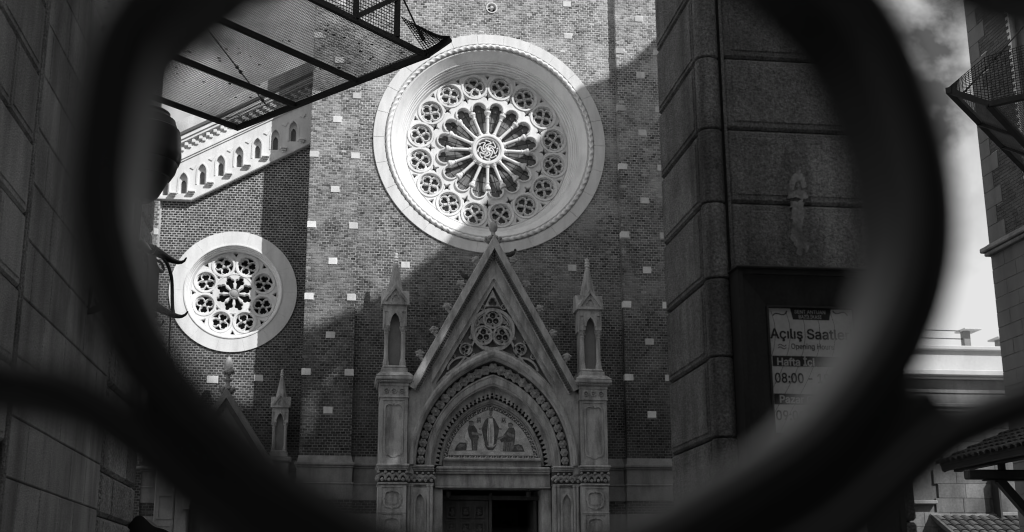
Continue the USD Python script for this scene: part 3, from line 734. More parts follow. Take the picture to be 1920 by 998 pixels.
    obj('finial', lathe([(r * s, h * s) for r, h in [(.045, 2.36), (.052, 2.37), (.03, 2.385), (.028, 2.40), (.058, 2.425), (.05, 2.45), (.03, 2.46), (.052, 2.485), (.046, 2.51), (.026, 2.52), (.045, 2.55), (.04, 2.585), (.015, 2.60), (.001, 2.603)]], (u, y + .26 * s, z), (0, 0, 1), 14), M['render_white'], pn, smooth=40)
def loft(rings, low=0.0, closed_back=True):
    """A moulded arch order: rings are (half width, centre offset, depth); the surface runs from one outline to the next."""
    L = []
    for a, c, y in rings:
        q = arch(a, c, 24) + np.array([CX, ZS]); q = np.vstack([[(CX - a, ZS - low)], q, [(CX + a, ZS - low)]])
        L.append(np.c_[q[:, 0], np.full(len(q), y), q[:, 1]])
    n = len(L[0]); m = len(L); v = np.vstack(L)
    i = np.arange(m - 1)[:, None]; j = np.arange(n - 1)[None]
    a = i * n + j; b = i * n + j + 1; c = (i + 1) * n + j + 1; d = (i + 1) * n + j
    return v, np.vstack([np.stack([a, b, c], -1).reshape(-1, 3), np.stack([a, c, d], -1).reshape(-1, 3)])
PY = 25.10                       # face of the portal's gable
ZS = 4.13                        # springing level
CC = .42                         # how far the arch centres lie past the middle
pt = part('portal_gable', church)
S = M['stone']
def A(a, z=ZS, c=None): return arch(a, (.30 + (a - .99) * .60) if c is None else c) + np.array([CX, z])
def cc_(a): return .30 + (a - .99) * .60
def arch_poly(a, low=0.4):
    
    q = A(a); return Polygon(np.vstack([[(CX - a, ZS - low)], q, [(CX + a, ZS - low)]]))
apex = 8.66
gable = Polygon([(CX - 1.76, 3.9), (CX - 1.76, 5.55), (CX - 1.60, 5.72), (CX, apex - .06), (CX + 1.60, 5.72), (CX + 1.76, 5.55), (CX + 1.76, 3.9)])
recess = Polygon([(CX - 1.235, 5.74), (CX, 7.90), (CX + 1.235, 5.74), (CX + 1.10, 5.2), (CX - 1.10, 5.2)]).difference(arch_poly(1.70))
recess = max(polys(recess), key=lambda p: p.area)
face = gable.difference(arch_poly(1.60)).difference(recess)
obj('face', moulded(face, PY, PY + .9, ((.02, .03), (.012, .02))), S, pt)
obj('recessed_panel', plate(recess.buffer(.02), PY + .15, PY + .5), M['niche'], pt)
# slab joints on the raking bands
# tracery in the gable
tz0 = P(926.6, 618, PY)[2]
gt = MB()
gx = CX - .02
gt.add(plate(ann(.395, .455, gx, tz0, 64), PY + .035, PY + .12))
gt.add(plate(ann(.36, .40, gx, tz0, 64), PY + .06, PY + .12))
rz = [(gx, tz0 + .225), (gx - .195, tz0 - .115), (gx + .195, tz0 - .115)]
small_cover = unary_union([disc(.19, x, z) for x, z in rz])
for k in range(3):
    a = 270 + k * 120
    x, z = pol(.40, a, gx, tz0)
obj('great_circle', gt, S, pt)
def trefoil_roundel(x, z, R, deg, y):
    mb = MB(); tf = unary_union([disc(R * .30, *pol(R * .37, deg + k * 120, x, z), 20) for k in range(3)])
    ey = unary_union([disc(R * .10, *pol(R * .66, deg + 60 + k * 120, x, z), 12) for k in range(3)])
    mb.add(plate(ann(R * .80, R, x, z, 40), y - .03, y + .09)); mb.add(plate(disc(R * .84, x, z, 40).difference(tf).difference(ey), y, y + .09)); mb.add(plate(tf.buffer(R * .07).difference(tf), y - .014, y + .02))
    for k in range(3): mb.add(ball((*[pol(R * .37, deg + k * 120, x, z)[0]], y + .07, pol(R * .37, deg + k * 120, x, z)[1]), R * .13, 1))
    obj('roundel', mb, S, pt)
for x, z in rz: trefoil_roundel(x, z, .205, 90, PY + .06)
for sx in (-1, 1):
    q = P(925 + sx * 51, 654, PY); trefoil_roundel(q[0], q[2], .135, 90 + sx * 30, PY + .07)
    for px_, py_, r_ in ((33, 604, .085), (62, 640, .05), (20, 575, .06), (76, 668, .06), (36, 668, .06)):
        q = P(925 + sx * px_, py_, PY); trefoil_roundel(q[0], q[2], r_, 90, PY + .08)
tri_top = P(926.5, 566, PY)[2]
deco = MB()
deco.add(moulded(Polygon([(gx - .17, tri_top - .10), (gx + .17, tri_top - .10), (gx, tri_top + .27)]).difference(trefoil(.085, gx, tri_top + .0)), PY + .05, PY + .12, ((.015, .02),)))
for sx in (-1, 1):
    deco.add(sweep(spline([(gx + sx * .95, 5.93), (gx + sx * .62, 6.22), (gx + sx * .42, 6.55), (gx + sx * .22, 6.92)], 14), [(-.02, PY + .04), (.02, PY + .04), (.02, PY + .12), (-.02, PY + .12)]))
    deco.add(sweep(spline([(gx + sx * .40, 6.12), (gx + sx * .55, 6.28), (gx + sx * .74, 6.26), (gx + sx * .92, 6.02)], 14), [(-.02, PY + .05), (.02, PY + .05), (.02, PY + .12), (-.02, PY + .12)]))
    for cx_, cz_, r_ in ((.62, 6.13, .055), (.72, 6.06, .05), (.56, 6.03, .05)):
        deco.add(plate(ann(r_ * .55, r_, gx + sx * cx_, cz_, 20), PY + .07, PY + .12))
    for cz_, cx_ in ((6.93, .30), (6.72, .42), (7.05, .22)):
        deco.add(plate(trefoil(.07, gx + sx * cx_, cz_), PY + .085, PY + .12))
obj('leaf_tracery', deco, S, pt)
rim = recess.exterior
obj('panel_moulding', plate(recess.difference(recess.buffer(-.055)), PY + .055, PY + .13), S, pt)
# coping and dentils
cop = [(CX - 1.665, 5.62), (CX, apex + .02), (CX + 1.665, 5.62)]
obj('coping', sweep(cop, [(-.055, PY - .12), (.075, PY - .10), (.09, PY - .06), (.09, PY + .85), (-.055, PY + .85)]), S, pt)
obj('coping_fillet', sweep(cop, [(-.155, PY - .022), (-.13, PY - .05), (-.055, PY - .055), (-.055, PY + .05), (-.155, PY + .05)]), S, pt)
L_ = math.hypot(1.665, apex - 5.6); nd = int(L_ / .052)
for sx in (-1, 1):
    dn = MB()
    for k in range(nd):
        t = (k + .5) / nd
        x = CX + sx * 1.665 * (1 - t); z = 5.62 + t * (apex + .02 - 5.62)
        a = math.degrees(math.atan2(apex + .02 - 5.62, 1.665))
        nx, nz = -sx * -1 * 0 + (-sx) * math.sin(math.radians(a)) * 1, -math.cos(math.radians(a))
        c_ = (x + nx * .112, PY - .055, z + nz * .112)
        dn.add(rot2(bx(c_[0] - .014, c_[0] + .014, PY - .095, PY + .01, c_[2] - .028, c_[2] + .028), sx * -(a - 0), c_) if False else rot2(bx(c_[0] - .015, c_[0] + .015, PY - .10, PY + .01, c_[2] - .03, c_[2] + .03), (a if sx < 0 else -a), c_))
    obj('dentils', dn, M['carving_shade'], pt)
for i_, (px, py) in enumerate([(895, 490), (867, 534), (842, 577), (817, 621), (790, 665), (958, 490), (983, 535), (1008, 581), (1033, 627), (1059, 671)]):
    q = P(px, py, PY)
    obj('crocket', crocket((q[0] + (-.035 if i_ < 5 else .035), PY - .03, q[2]), .10, -1 if i_ < 5 else 1, i_), M['carving'], pt, smooth=40)
finial(pt, CX, PY + .12, apex + .02, 1.08, M['carving'])
# arch orders
ao = part('portal_arch', church)
obj('hood_moulding', loft([(1.70, cc_(1.70), PY + .02), (1.70, cc_(1.70), PY - .04), (1.665, cc_(1.665), PY - .075), (1.625, cc_(1.625), PY - .07), (1.60, cc_(1.60), PY - .04), (1.60, cc_(1.60), PY + .0), (1.575, cc_(1.575), PY + .01), (1.56, cc_(1.56), PY + .04), (1.555, cc_(1.555), PY + .09)], .03), S, ao, smooth=35)
obj('hollow', loft([(1.56, cc_(1.56), PY + .06), (1.54, cc_(1.54), PY + .17), (1.49, cc_(1.49), PY + .25), (1.44, cc_(1.44), PY + .26), (1.39, cc_(1.39), PY + .22), (1.375, cc_(1.375), PY + .17)], .03), M['carving_shade'], ao, smooth=35)
q = A(1.462)
ln = np.r_[0, np.cumsum(np.linalg.norm(np.diff(q, axis=0), axis=1))]
nro = 31
for k in range(nro):
    s_ = (k + .5) / nro * ln[-1]
    x, z = np.interp(s_, ln, q[:, 0]), np.interp(s_, ln, q[:, 1])
    obj('rosette', rosette((x, PY + .13, z), .082 + .022 * max(0, (z - ZS) / 2), 6), M['carving'], ao, smooth=40)
lf = MB()
for k in range(nro + 1):
    s_ = k / nro * ln[-1]
    x, z = np.interp(s_, ln, q[:, 0]), np.interp(s_, ln, q[:, 1])
    lf.add(lump((x, PY + .17, z), .05, k, 1))
obj('leaves_between', lf, M['carving_shade'], ao, smooth=40, kind='stuff')
obj('plain_order', loft([(1.38, cc_(1.38), PY + .20), (1.375, cc_(1.375), PY + .16), (1.35, cc_(1.35), PY + .145), (1.335, cc_(1.335), PY + .165), (1.32, cc_(1.32), PY + .16), (1.255, cc_(1.255), PY + .16), (1.24, cc_(1.24), PY + .185), (1.225, cc_(1.225), PY + .19), (1.215, cc_(1.215), PY + .30), (1.21, cc_(1.21), PY + .42)], .03), S, ao, smooth=25)
tb = Polygon(np.vstack([A(1.225), A(1.07)[::-1]]))
q2 = A(1.075); l2 = np.r_[0, np.cumsum(np.linalg.norm(np.diff(q2, axis=0), axis=1))]
nt = 41; nib = []
for k in range(nt):
    s_ = (k + .5) / nt * l2[-1]; nib.append(disc(.036, np.interp(s_, l2, q2[:, 0]), np.interp(s_, l2, q2[:, 1]), 16))
q3 = A(1.12); l3 = np.r_[0, np.cumsum(np.linalg.norm(np.diff(q3, axis=0), axis=1))]
for k in range(nt):
    s_ = (k + .5) / nt * l3[-1]; nib.append(disc(.024, np.interp(s_, l3, q3[:, 0]), np.interp(s_, l3, q3[:, 1]), 12))
obj('scalloped_order', plate(tb.difference(unary_union(nib)), PY + .33, PY + .40), S, ao)
obj('scallop_backing', plate(Polygon(np.vstack([A(1.23), A(1.0)[::-1]])), PY + .47, PY + .7), M['carving_shade'], ao)
obj('inner_order', loft([(1.075, cc_(1.075), PY + .47), (1.07, cc_(1.07), PY + .41), (1.05, cc_(1.05), PY + .395), (1.035, cc_(1.035), PY + .41), (1.03, cc_(1.03), PY + .44), (1.01, cc_(1.01), PY + .45), (1.0, cc_(1.0), PY + .49), (.985, cc_(.985), PY + .50), (.975, cc_(.975), PY + .60)], .0), S, ao, smooth=25)
# tympanum mosaic
ty_ = part('mosaic_tympanum', church)
MY = PY + .55
ZM = 4.27
fld = Polygon(A(.99)).buffer(0).intersection(sbox(CX - 2, ZM, CX + 2, 9))
inn = fld.buffer(-.085)
obj('gold_field', plate(inn.buffer(.004), MY + .004, MY + .05), M['mosaic'], ty_)
obj('border', plate(fld.difference(inn), MY, MY + .05), M['mosaic_dark'], ty_)
mid = LineString(list(fld.buffer(-.0425).exterior.coords))
nb_ = 44; od = MB()
for k in range(nb_):
    p_ = mid.interpolate((k + .5) / nb_, normalized=True); p2 = mid.interpolate((k + .5) / nb_ + .003, normalized=True)
    a = math.degrees(math.atan2(p2.y - p_.y, p2.x - p_.x))
    t_ = np.linspace(-1, 1, 9)
    pts = np.c_[p_.x + .022 * np.sin(t_ * PI), p_.y + .026 * t_]
    m_ = sweep(pts, [(-.007, MY - .004), (.007, MY - .004), (.007, MY + .01), (-.007, MY + .01)])
    od.add(rot2(m_, a, (p_.x, MY, p_.y)))
    pq = mid.interpolate(k / nb_, normalized=True)
    od.add(rot2(bx(pq.x - .004, pq.x + .004, MY - .003, MY + .01, pq.y - .035, pq.y + .035), a, (pq.x, MY, pq.y)))
obj('border_scrolls', od, M['mosaic_pale'], ty_)
def fig(pts, y, mat, nm):
    """A flat piece of the mosaic drawn in photograph coordinates of the arch's crop, set on the panel."""
    w = []
    for a, b in pts:
        px, py = 800 + a / 5.546, 720 + b / 5.546
        q = P(px, py, MY); w.append((q[0], q[2]))
    pg = Polygon(w).buffer(0)
    obj(nm, plate(pg, MY - y, MY + .01), M[mat], ty_)
# central standing robed figure with open mantle
fig([(632, 355), (605, 380), (575, 450), (572, 470), (590, 560), (610, 640), (650, 640), (690, 640), (725, 620), (748, 500), (755, 460), (735, 420), (700, 355)], .003, 'mosaic_dark', 'mantle')
fig([(645, 345), (640, 400), (628, 520), (635, 600), (650, 650), (690, 650), (700, 600), (702, 500), (692, 400), (686, 345)], .006, 'mosaic_pale', 'robe')
fig([(655, 290), (650, 310), (655, 330), (668, 338), (680, 328), (684, 308), (678, 288)], .006, 'mosaic_mid', 'head')
fig([(652, 268), (650, 285), (688, 285), (690, 268), (680, 276), (670, 264), (662, 276)], .008, 'mosaic_dark', 'crown')
fig([(640, 340), (650, 360), (686, 360), (692, 340)], .007, 'mosaic_mid', 'collar')
fig([(540, 462), (575, 455), (580, 472), (545, 478)], .006, 'mosaic_mid', 'hand'); fig([(750, 458), (785, 466), (780, 478), (748, 474)], .006, 'mosaic_mid', 'hand')
fig([(600, 622), (640, 660), (690, 662), (730, 625), (715, 655), (690, 690), (640, 690), (612, 655)], .008, 'mosaic_dark', 'crescent')
for a in (642, 660, 676): fig([(a, 420), (a - 4, 620), (a + 4, 620), (a + 5, 420)], .008, 'mosaic_mid', 'fold')
fig([(580, 690), (760, 690), (770, 705), (570, 705)], .004, 'mosaic_pale', 'ground_line')
# left standing figure in a pale cloak
fig([(440, 430), (425, 470), (400, 520), (392, 560), (420, 600), (410, 690), (525, 692), (530, 590), (545, 560), (520, 470), (490, 430)], .003, 'mosaic_dark', 'habit')
fig([(425, 470), (398, 530), (395, 570), (425, 600), (412, 690), (470, 690), (462, 590), (440, 550)], .006, 'mosaic_pale', 'cloak')
fig([(440, 395), (438, 420), (455, 438), (480, 436), (492, 418), (485, 395), (462, 386)], .006, 'mosaic_mid', 'head')
fig([(436, 400), (440, 386), (470, 382), (492, 394), (490, 402), (462, 395)], .008, 'mosaic_dark', 'hair')
fig([(470, 500), (515, 505), (575, 522), (570, 540), (510, 530), (470, 525)], .006, 'mosaic_mid', 'sleeve')
for a in (485, 500, 512): fig([(a, 560), (a - 4, 688), (a + 4, 688), (a + 4, 560)], .006, 'mosaic_mid', 'fold')
# right kneeling figure
fig([(855, 455), (830, 490), (790, 545), (760, 575), (775, 610), (800, 600), (790, 700), (880, 705), (905, 660), (918, 580), (920, 490), (905, 455)], .003, 'mosaic_dark', 'habit')
fig([(800, 610), (792, 660), (810, 702), (880, 702), (915, 650), (900, 600), (850, 605)], .006, 'mosaic_mid', 'skirt')
fig([(848, 415), (845, 440), (862, 458), (890, 455), (897, 430), (885, 410), (862, 406)], .006, 'mosaic_mid', 'head')
fig([(846, 420), (852, 404), (880, 402), (898, 420), (898, 440), (884, 418)], .008, 'mosaic_dark', 'hair')
fig([(725, 565), (770, 550), (815, 530), (820, 545), (770, 575), (730, 582)], .006, 'mosaic_mid', 'hand')
for a, b in ((820, 820), (845, 842), (868, 860)): fig([(a, 615), (b - 5, 698), (b + 4, 698), (a + 6, 615)], .008, 'mosaic_dark', 'fold')
fig([(840, 500), (880, 520), (912, 530), (905, 560), (860, 548), (835, 520)], .006, 'mosaic_mid', 'sleeve')
# rocks
fig([(290, 695), (310, 640), (345, 608), (410, 612), (420, 690)], .003, 'mosaic_dark', 'rock'); fig([(320, 650), (350, 625), (400, 628), (395, 645), (340, 665)], .006, 'mosaic_mid', 'rock')
fig([(900, 640), (950, 625), (995, 640), (1018, 705), (880, 705)], .003, 'mosaic_dark', 'rock'); fig([(920, 650), (960, 640), (1000, 690), (950, 690)], .006, 'mosaic_mid', 'rock')
for a in (543, 800):                          # monograms left and right of the central figure
    fig([(a - 22, 352), (a + 22, 352), (a + 22, 360), (a - 22, 360)], .005, 'mosaic_dark', 'monogram')
    fig([(a - 22, 405), (a - 16, 365), (a - 9, 365), (a, 385), (a + 9, 365), (a + 16, 365), (a + 22, 405), (a + 14, 405), (a + 10, 382), (a, 402), (a - 10, 382), (a - 14, 405)], .005, 'mosaic_dark', 'monogram')
obj('sill', MB().add(cham(CX - .99, CX + .99, PY + .22, PY + .7, 4.215, 4.275, .025)).add(cham(CX - .99, CX + .99, PY + .33, PY + .72, 4.02, 4.213, .006)), S, ty_)
# entablature over the door, jambs and carved friezes
en = part('door_surround', church)
def mould(x0, x1, y0, z0, z1, back=26.0, e=1):
    h = (z1 - z0)
    return MB().add(cham(x0 - .05 * e, x1 + .05 * e, y0 - .09, back, z1 - h * .42, z1, .02)).add(cham(x0 - .03 * e, x1 + .03 * e, y0 - .06, back, z1 - h * .72, z1 - h * .42, .012)).add(cham(x0 - .012 * e, x1 + .012 * e, y0 - .03, back, z0, z1 - h * .72, .008))
obj('impost_moulding', mould(CX - 1.15, CX + 1.15, PY + .20, 3.945, 4.085, e=0), S, en)
obj('lintel', cham(CX - 1.17, CX + 1.17, PY + .24, 26.0, 3.70, 3.943, .012), S, en)
obj('lintel_fillet', cham(CX - 1.17, CX + 1.17, PY + .21, 25.9, 3.672, 3.70, .008), S, en)
for sx in (-1, 1):
    def mx(x0, x1): return (CX + x0, CX + x1) if sx > 0 else (CX - x1, CX - x0)
    a, b = mx(1.0, 1.2); obj('jamb', MB().add(cham(a, b, PY + .30, 26.0, 0, 3.672, .02)), S, en)
    a, b = mx(1.205, 1.73)
    obj('inner_pier', MB().add(cham(a, b, PY + .12, 26.0, 0, 3.735, .01)), S, en)
    xm = (a + b) / 2
    lan = Polygon(np.vstack([[(xm - .10, 2.2), (xm - .10, 3.36)], arch(.10, .13, 10) + np.array([xm, 3.36]), [(xm + .10, 3.36), (xm + .10, 2.2)]]))
    frame_ = sbox(a + .09, 2.1, b - .09, 3.66)
    obj('lancet_panel', MB().add(plate(frame_.difference(lan), PY + .085, PY + .13)).add(plate(lan.buffer(.022).difference(lan.buffer(-.012)), PY + .055, PY + .13)), S, en)
    for xx_ in (a + .035, b - .035, a + .10, b - .10):
        obj('colonnette', lathe([(.034, 0), (.034, 1.9), (.032, 3.68), (.045, 3.69), (.045, 3.72)], (xx_, PY + .09, 0), (0, 0, 1), 10), S, en, smooth=40)
    a, b = mx(1.19, 1.76)
    obj('frieze_ground', bx(a, b, PY + .08, 26.0, 3.737, 3.99), M['carving_shade'], en)
    lv = MB()
    for k in range(5):
        x = a + (k + .5) * (b - a) / 5
        for t in range(7):
            an = math.radians(-60 + t * 20 + 90); r_ = .075
            lv.add(lump((x + r_ * 1.0 * math.cos(an), PY + .06, 3.80 + r_ * 1.1 * math.sin(an)), .028, k * 9 + t, 1, (1, .9, 1.3)))
        lv.add(ball((x + .055, PY + .05, 3.94), .026, 1)); lv.add(lump((x, PY + .05, 3.80), .035, k, 1))
    obj('carved_frieze', lv, M['carving'], en, smooth=40)
    obj('frieze_moulding', MB().add(mould(a, b, PY + .08, 3.985, 4.10, e=0)).add(cham(a, b, PY + .05, 25.9, 3.715, 3.742, .01)), S, en)
# doors: a panelled left leaf, the right side standing open on the dark interior
dr = part('door', church)
DY = PY + .72
d0, d1 = P(830, 915, DY)[0], P(916, 915, DY)[0]
obj('leaf', cham(d0, d1, DY, DY + .07, 0.02, 3.46, .005), M['wood'], dr)
ncol = 3; cw = (d1 - d0 - .10) / ncol
for row in range(8):
    for c_ in range(ncol):
        xa = d0 + .05 + c_ * cw + .035; z1 = 3.36 - row * .335; z0 = z1 - .255
        pnl = MB().add(plate(sbox(xa, z0, xa + cw - .07, z1).difference(sbox(xa + .03, z0 + .03, xa + cw - .10, z1 - .03)), DY - .03, DY + .01))
        xm, zm = xa + (cw - .07) / 2, (z0 + z1) / 2
        pnl.add(lump((xm, DY - .005, zm + .03), .05, row * 3 + c_, 2)); pnl.add(lump((xm, DY - .005, zm - .03), .062, row * 7 + c_, 2, (1.1, .6, .8)))
        obj('panel', pnl, M['wood'], dr, smooth=35)
obj('mullion', cham(d1 + .005, d1 + .07, DY - .03, DY + .09, 0, 3.6, .008), M['wood'], dr)
obj('transom', cham(CX - 1.0, CX + 1.0, DY - .02, DY + .09, 3.47, 3.56, .008), M['wood'], dr)
obj('open_leaf', cham(CX + .90, CX + .96, DY, DY + .9, 0.02, 3.46, .005), M['wood'], dr)
for xx_, zz in ((P(844, 922, PY)[0], 3.56), (P(997, 922, PY)[0], 3.56)):
    obj('lantern', MB().add(lathe([(.001, .09), (.02, .08), (.06, .05), (.055, .04), (.05, -.05), (.03, -.07), (.001, -.08)], (xx_, PY + .45, zz), (0, 0, 1), 8)).add(tube([(xx_, PY + .45, zz + .09), (xx_, PY + .45, zz + .14)], .006, 5)), M['steel'], dr)
# dark vestibule behind the open half
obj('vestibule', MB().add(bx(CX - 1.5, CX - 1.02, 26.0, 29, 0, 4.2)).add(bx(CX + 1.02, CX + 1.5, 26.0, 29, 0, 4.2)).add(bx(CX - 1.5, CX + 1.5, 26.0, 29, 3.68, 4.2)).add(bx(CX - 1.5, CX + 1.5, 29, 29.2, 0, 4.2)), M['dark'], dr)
# flanking buttresses with panels
def octo(x, z, r, k=4):
    return unary_union([disc(r * .56, *pol(r * .52, 45 + i * 90, x, z), 24) for i in range(4)] + [sbox(x - r * .62, z - r * .62, x + r * .62, z + r * .62), Polygon([pol(r * 1.08, i * 90, x, z) for i in range(4)])])
for sx in (-1, 1):
    bt = part('buttress', church)
    a, b = CX + sx * 2.02 - .275, CX + sx * 2.02 + .275
    xm = (a + b) / 2
    BY = 25.0
    pnl = unary_union([sbox(a + .10, 4.38, b - .10, 5.18), disc(.09, xm - .085, 5.20, 24), disc(.09, xm + .085, 5.20, 24), Polygon([(xm - .05, 5.22), (xm, 5.34), (xm + .05, 5.22)]), disc(.07, xm - .1, 4.36, 24), disc(.07, xm + .1, 4.36, 24), disc(.08, xm, 4.33, 24)])
    body = sbox(a, 4.10, b, 5.42)
    fr = sbox(a + .065, 4.22, b - .065, 5.36)
    obj('shaft', MB().add(bx(a, b, BY + .03, 26.0, 4.10, 5.42)).add(plate(body.difference(fr), BY, BY + .05)).add(plate(fr.difference(pnl), BY + .018, BY + .05)).add(plate(pnl.buffer(.022).difference(pnl.buffer(-.012)), BY + .002, BY + .05)), S, bt)
    obj('rosette_band', cham(a - .008, b + .008, BY - .01, 26.0, 5.425, 5.645, .006), S, bt)
    obj('band_fillet', cham(a - .02, b + .02, BY - .03, 26.0, 5.415, 5.44, .006), S, bt)
    for k in (-1, 0, 1): obj('rosette', MB().add(lathe([(.05, 0), (.055, -.02), (.045, -.03), (.04, -.012)], (xm + k * .155, BY - .01, 5.545), (0, 1, 0), 20)).add(rosette((xm + k * .155, BY - .012, 5.545), .036, 4)), M['carving'], bt, smooth=40)
    obj('cornice', MB().add(cham(a - .10, b + .10, BY - .12, 26.0, 5.76, 5.84, .02)).add(cham(a - .06, b + .06, BY - .075, 26.0, 5.71, 5.76, .01)).add(cham(a - .02, b + .02, BY - .03, 26.0, 5.645, 5.71, .01)), S, bt)
    h_ = trimesh.convex.convex_hull(np.array([[x, y, z] for x, y, z in [(a - .10, BY - .12, 5.84), (b + .10, BY - .12, 5.84), (a - .10, 26, 5.84), (b + .10, 26, 5.84), (a - .01, BY - .0, 5.93), (b + .01, BY - .0, 5.93), (a - .01, 26, 5.93), (b + .01, 26, 5.93)]]))
    obj('cap_slope', (np.array(h_.vertices), np.array(h_.faces)), S, bt)
    bd = MB()
    for k in range(22): bd.add(ball((a - .09 + k * (b - a + .18) / 21, BY - .085, 5.735), .016, 1))
    for k in range(8):
        for xx_ in (a - .07, b + .07): bd.add(ball((xx_, BY - .06 + k * .045, 5.735), .016, 1))
    obj('bead_row', bd, M['carving'], bt, smooth=True)
    obj('capital_ground', bx(a + .0, b - .0, BY + .03, 26.0, 3.74, 3.99), M['carving_shade'], bt)
    lv = MB()
    for k in range(4):
        x = a + (k + .5) * (b - a) / 4
        for t in range(9):
            an = math.radians(-80 + t * 20 + 90); r_ = .085
            lv.add(lump((x + r_ * .85 * math.cos(an), BY + .005, 3.80 + r_ * 1.25 * math.sin(an)), .026, k * 11 + t, 1, (1, .9, 1.35)))
        lv.add(lump((x, BY - .005, 3.80), .035, k, 1)); lv.add(ball((x + .065, BY - .01, 3.945), .03, 1)); lv.add(ball((x - .065, BY - .01, 3.945), .03, 1))
    for k in range(6):
        xx_ = a if sx > 0 else b
        lv.add(lump((a - .0, BY + .1 + k * .12, 3.86), .05, k, 1)); lv.add(lump((b + .0, BY + .1 + k * .12, 3.86), .05, k, 1))
    obj('carved_capital', lv, M['carving'], bt, smooth=40)
    obj('capital_moulding', MB().add(mould(a, b, BY, 3.985, 4.10)).add(cham(a - .02, b + .02, BY - .03, 26, 3.705, 3.74, .01)), S, bt)
    low = sbox(a, 0, b, 3.705)
    obj('lower_shaft', bx(a, b, BY + .03, 26.0, 0, 3.703), S, bt)
    for zt in (3.66, 3.14, 2.62, 2.10):
        cellz = zt - .235; f1 = sbox(a, cellz - .26, b, cellz + .26); f2 = sbox(a + .07, cellz - .225, b - .07, cellz + .225); oc_ = octo(xm, cellz, .165)
        obj('quatrefoil_panel', MB().add(plate(f1.difference(f2), BY, BY + .05)).add(plate(f2.difference(oc_), BY + .018, BY + .05)).add(plate(oc_.buffer(.02).difference(oc_.buffer(-.012)), BY - .002, BY + .05)).add(plate(oc_.buffer(-.055), BY + .02, BY + .05)), S, bt)
        obj('panel_joint', cham(a - .006, b + .006, BY - .012, 25.9, cellz - .272, cellz - .252, .004), S, bt)
    pinnacle('pinnacle', xm, BY + .12, 5.90, 1.0)
# --- side portal of the aisle, smaller
sp = part('side_portal', church)
gx2 = P(425, 740, 26.35)[0]; gz2 = P(425, 742, 26.35)[2]
SPY = 26.35
S2 = M['stone_band']  # darker stone stands in for the weaker light on this portal
tri = Polygon([(gx2 - .92, gz2 - 1.42), (gx2, gz2), (gx2 + .92, gz2 - 1.42), (gx2 + .92, 0), (gx2 - .92, 0)])
ap = Polygon(np.vstack([[(gx2 - .66, 0), (gx2 - .66, 3.3)], arch(.66, .25) + np.array([gx2, 3.3]), [(gx2 + .66, 3.3), (gx2 + .66, 0)]]))
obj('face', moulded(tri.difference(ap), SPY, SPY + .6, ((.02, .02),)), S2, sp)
obj('door_leaf', plate(ap.buffer(.02), SPY + .35, SPY + .4), M['wood'], sp)
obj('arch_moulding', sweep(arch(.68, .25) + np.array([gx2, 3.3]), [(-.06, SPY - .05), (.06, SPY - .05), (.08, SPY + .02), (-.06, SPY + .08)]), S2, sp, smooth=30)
c2 = [(gx2 - .97, gz2 - 1.44), (gx2, gz2 + .04), (gx2 + .97, gz2 - 1.44)]
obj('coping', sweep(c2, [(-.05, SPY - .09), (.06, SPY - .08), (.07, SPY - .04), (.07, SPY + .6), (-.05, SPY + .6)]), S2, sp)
obj('coping_fillet', sweep(c2, [(-.14, SPY - .03), (-.05, SPY - .05), (-.05, SPY + .05), (-.14, SPY + .05)]), M['carving_shade'], sp)
for i_, (px, py) in enumerate([(449, 770), (468, 806), (490, 842)]):
    q = P(px, py, SPY)
    obj('crocket', crocket((q[0], SPY + .0, q[2]), .075, 1, 30 + i_), M['carving'], sp, smooth=40)
    obj('crocket', crocket((2 * gx2 - q[0], SPY + .0, q[2]), .075, -1, 40 + i_), M['carving'], sp, smooth=40)
ft = P(428.5, 667, SPY); finial(sp, gx2, SPY + .1, gz2 + .02, (ft[2] - gz2 - .02) / .485, M['carving'], 1.0)
mb = MB()
for k in range(10):
    a = k * 2 * PI / 10; mb.add(lump((gx2 + .09 * math.cos(a), SPY + .1 + .09 * math.sin(a), P(427, 697, SPY)[2] + .02 * (k % 2)), .045, k, 1))
obj('finial_leaves', mb, M['carving'], sp, smooth=40)
pb = P(525, 857, 26.40); tp_ = P(529, 690, 26.40)
sc = (tp_[2] - pb[2]) / 2.603
for xq in (tp_[0], 2 * gx2 - tp_[0]):
    pinnacle('pinnacle', xq, 26.40, pb[2], sc)
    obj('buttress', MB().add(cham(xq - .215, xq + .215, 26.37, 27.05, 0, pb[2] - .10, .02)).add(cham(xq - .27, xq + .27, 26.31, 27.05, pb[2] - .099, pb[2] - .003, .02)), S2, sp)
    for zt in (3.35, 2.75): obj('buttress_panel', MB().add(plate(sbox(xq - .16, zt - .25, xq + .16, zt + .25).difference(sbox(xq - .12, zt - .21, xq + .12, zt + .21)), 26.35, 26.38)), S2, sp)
plinth(-4.6, 2 * gx2 - tp_[0] - .23, Y_AISLE, part('plinth', church), Y_AISLE + .3)
plinth(tp_[0] + .23, PL0 - .08, Y_AISLE, part('plinth', church), Y_AISLE + .3)
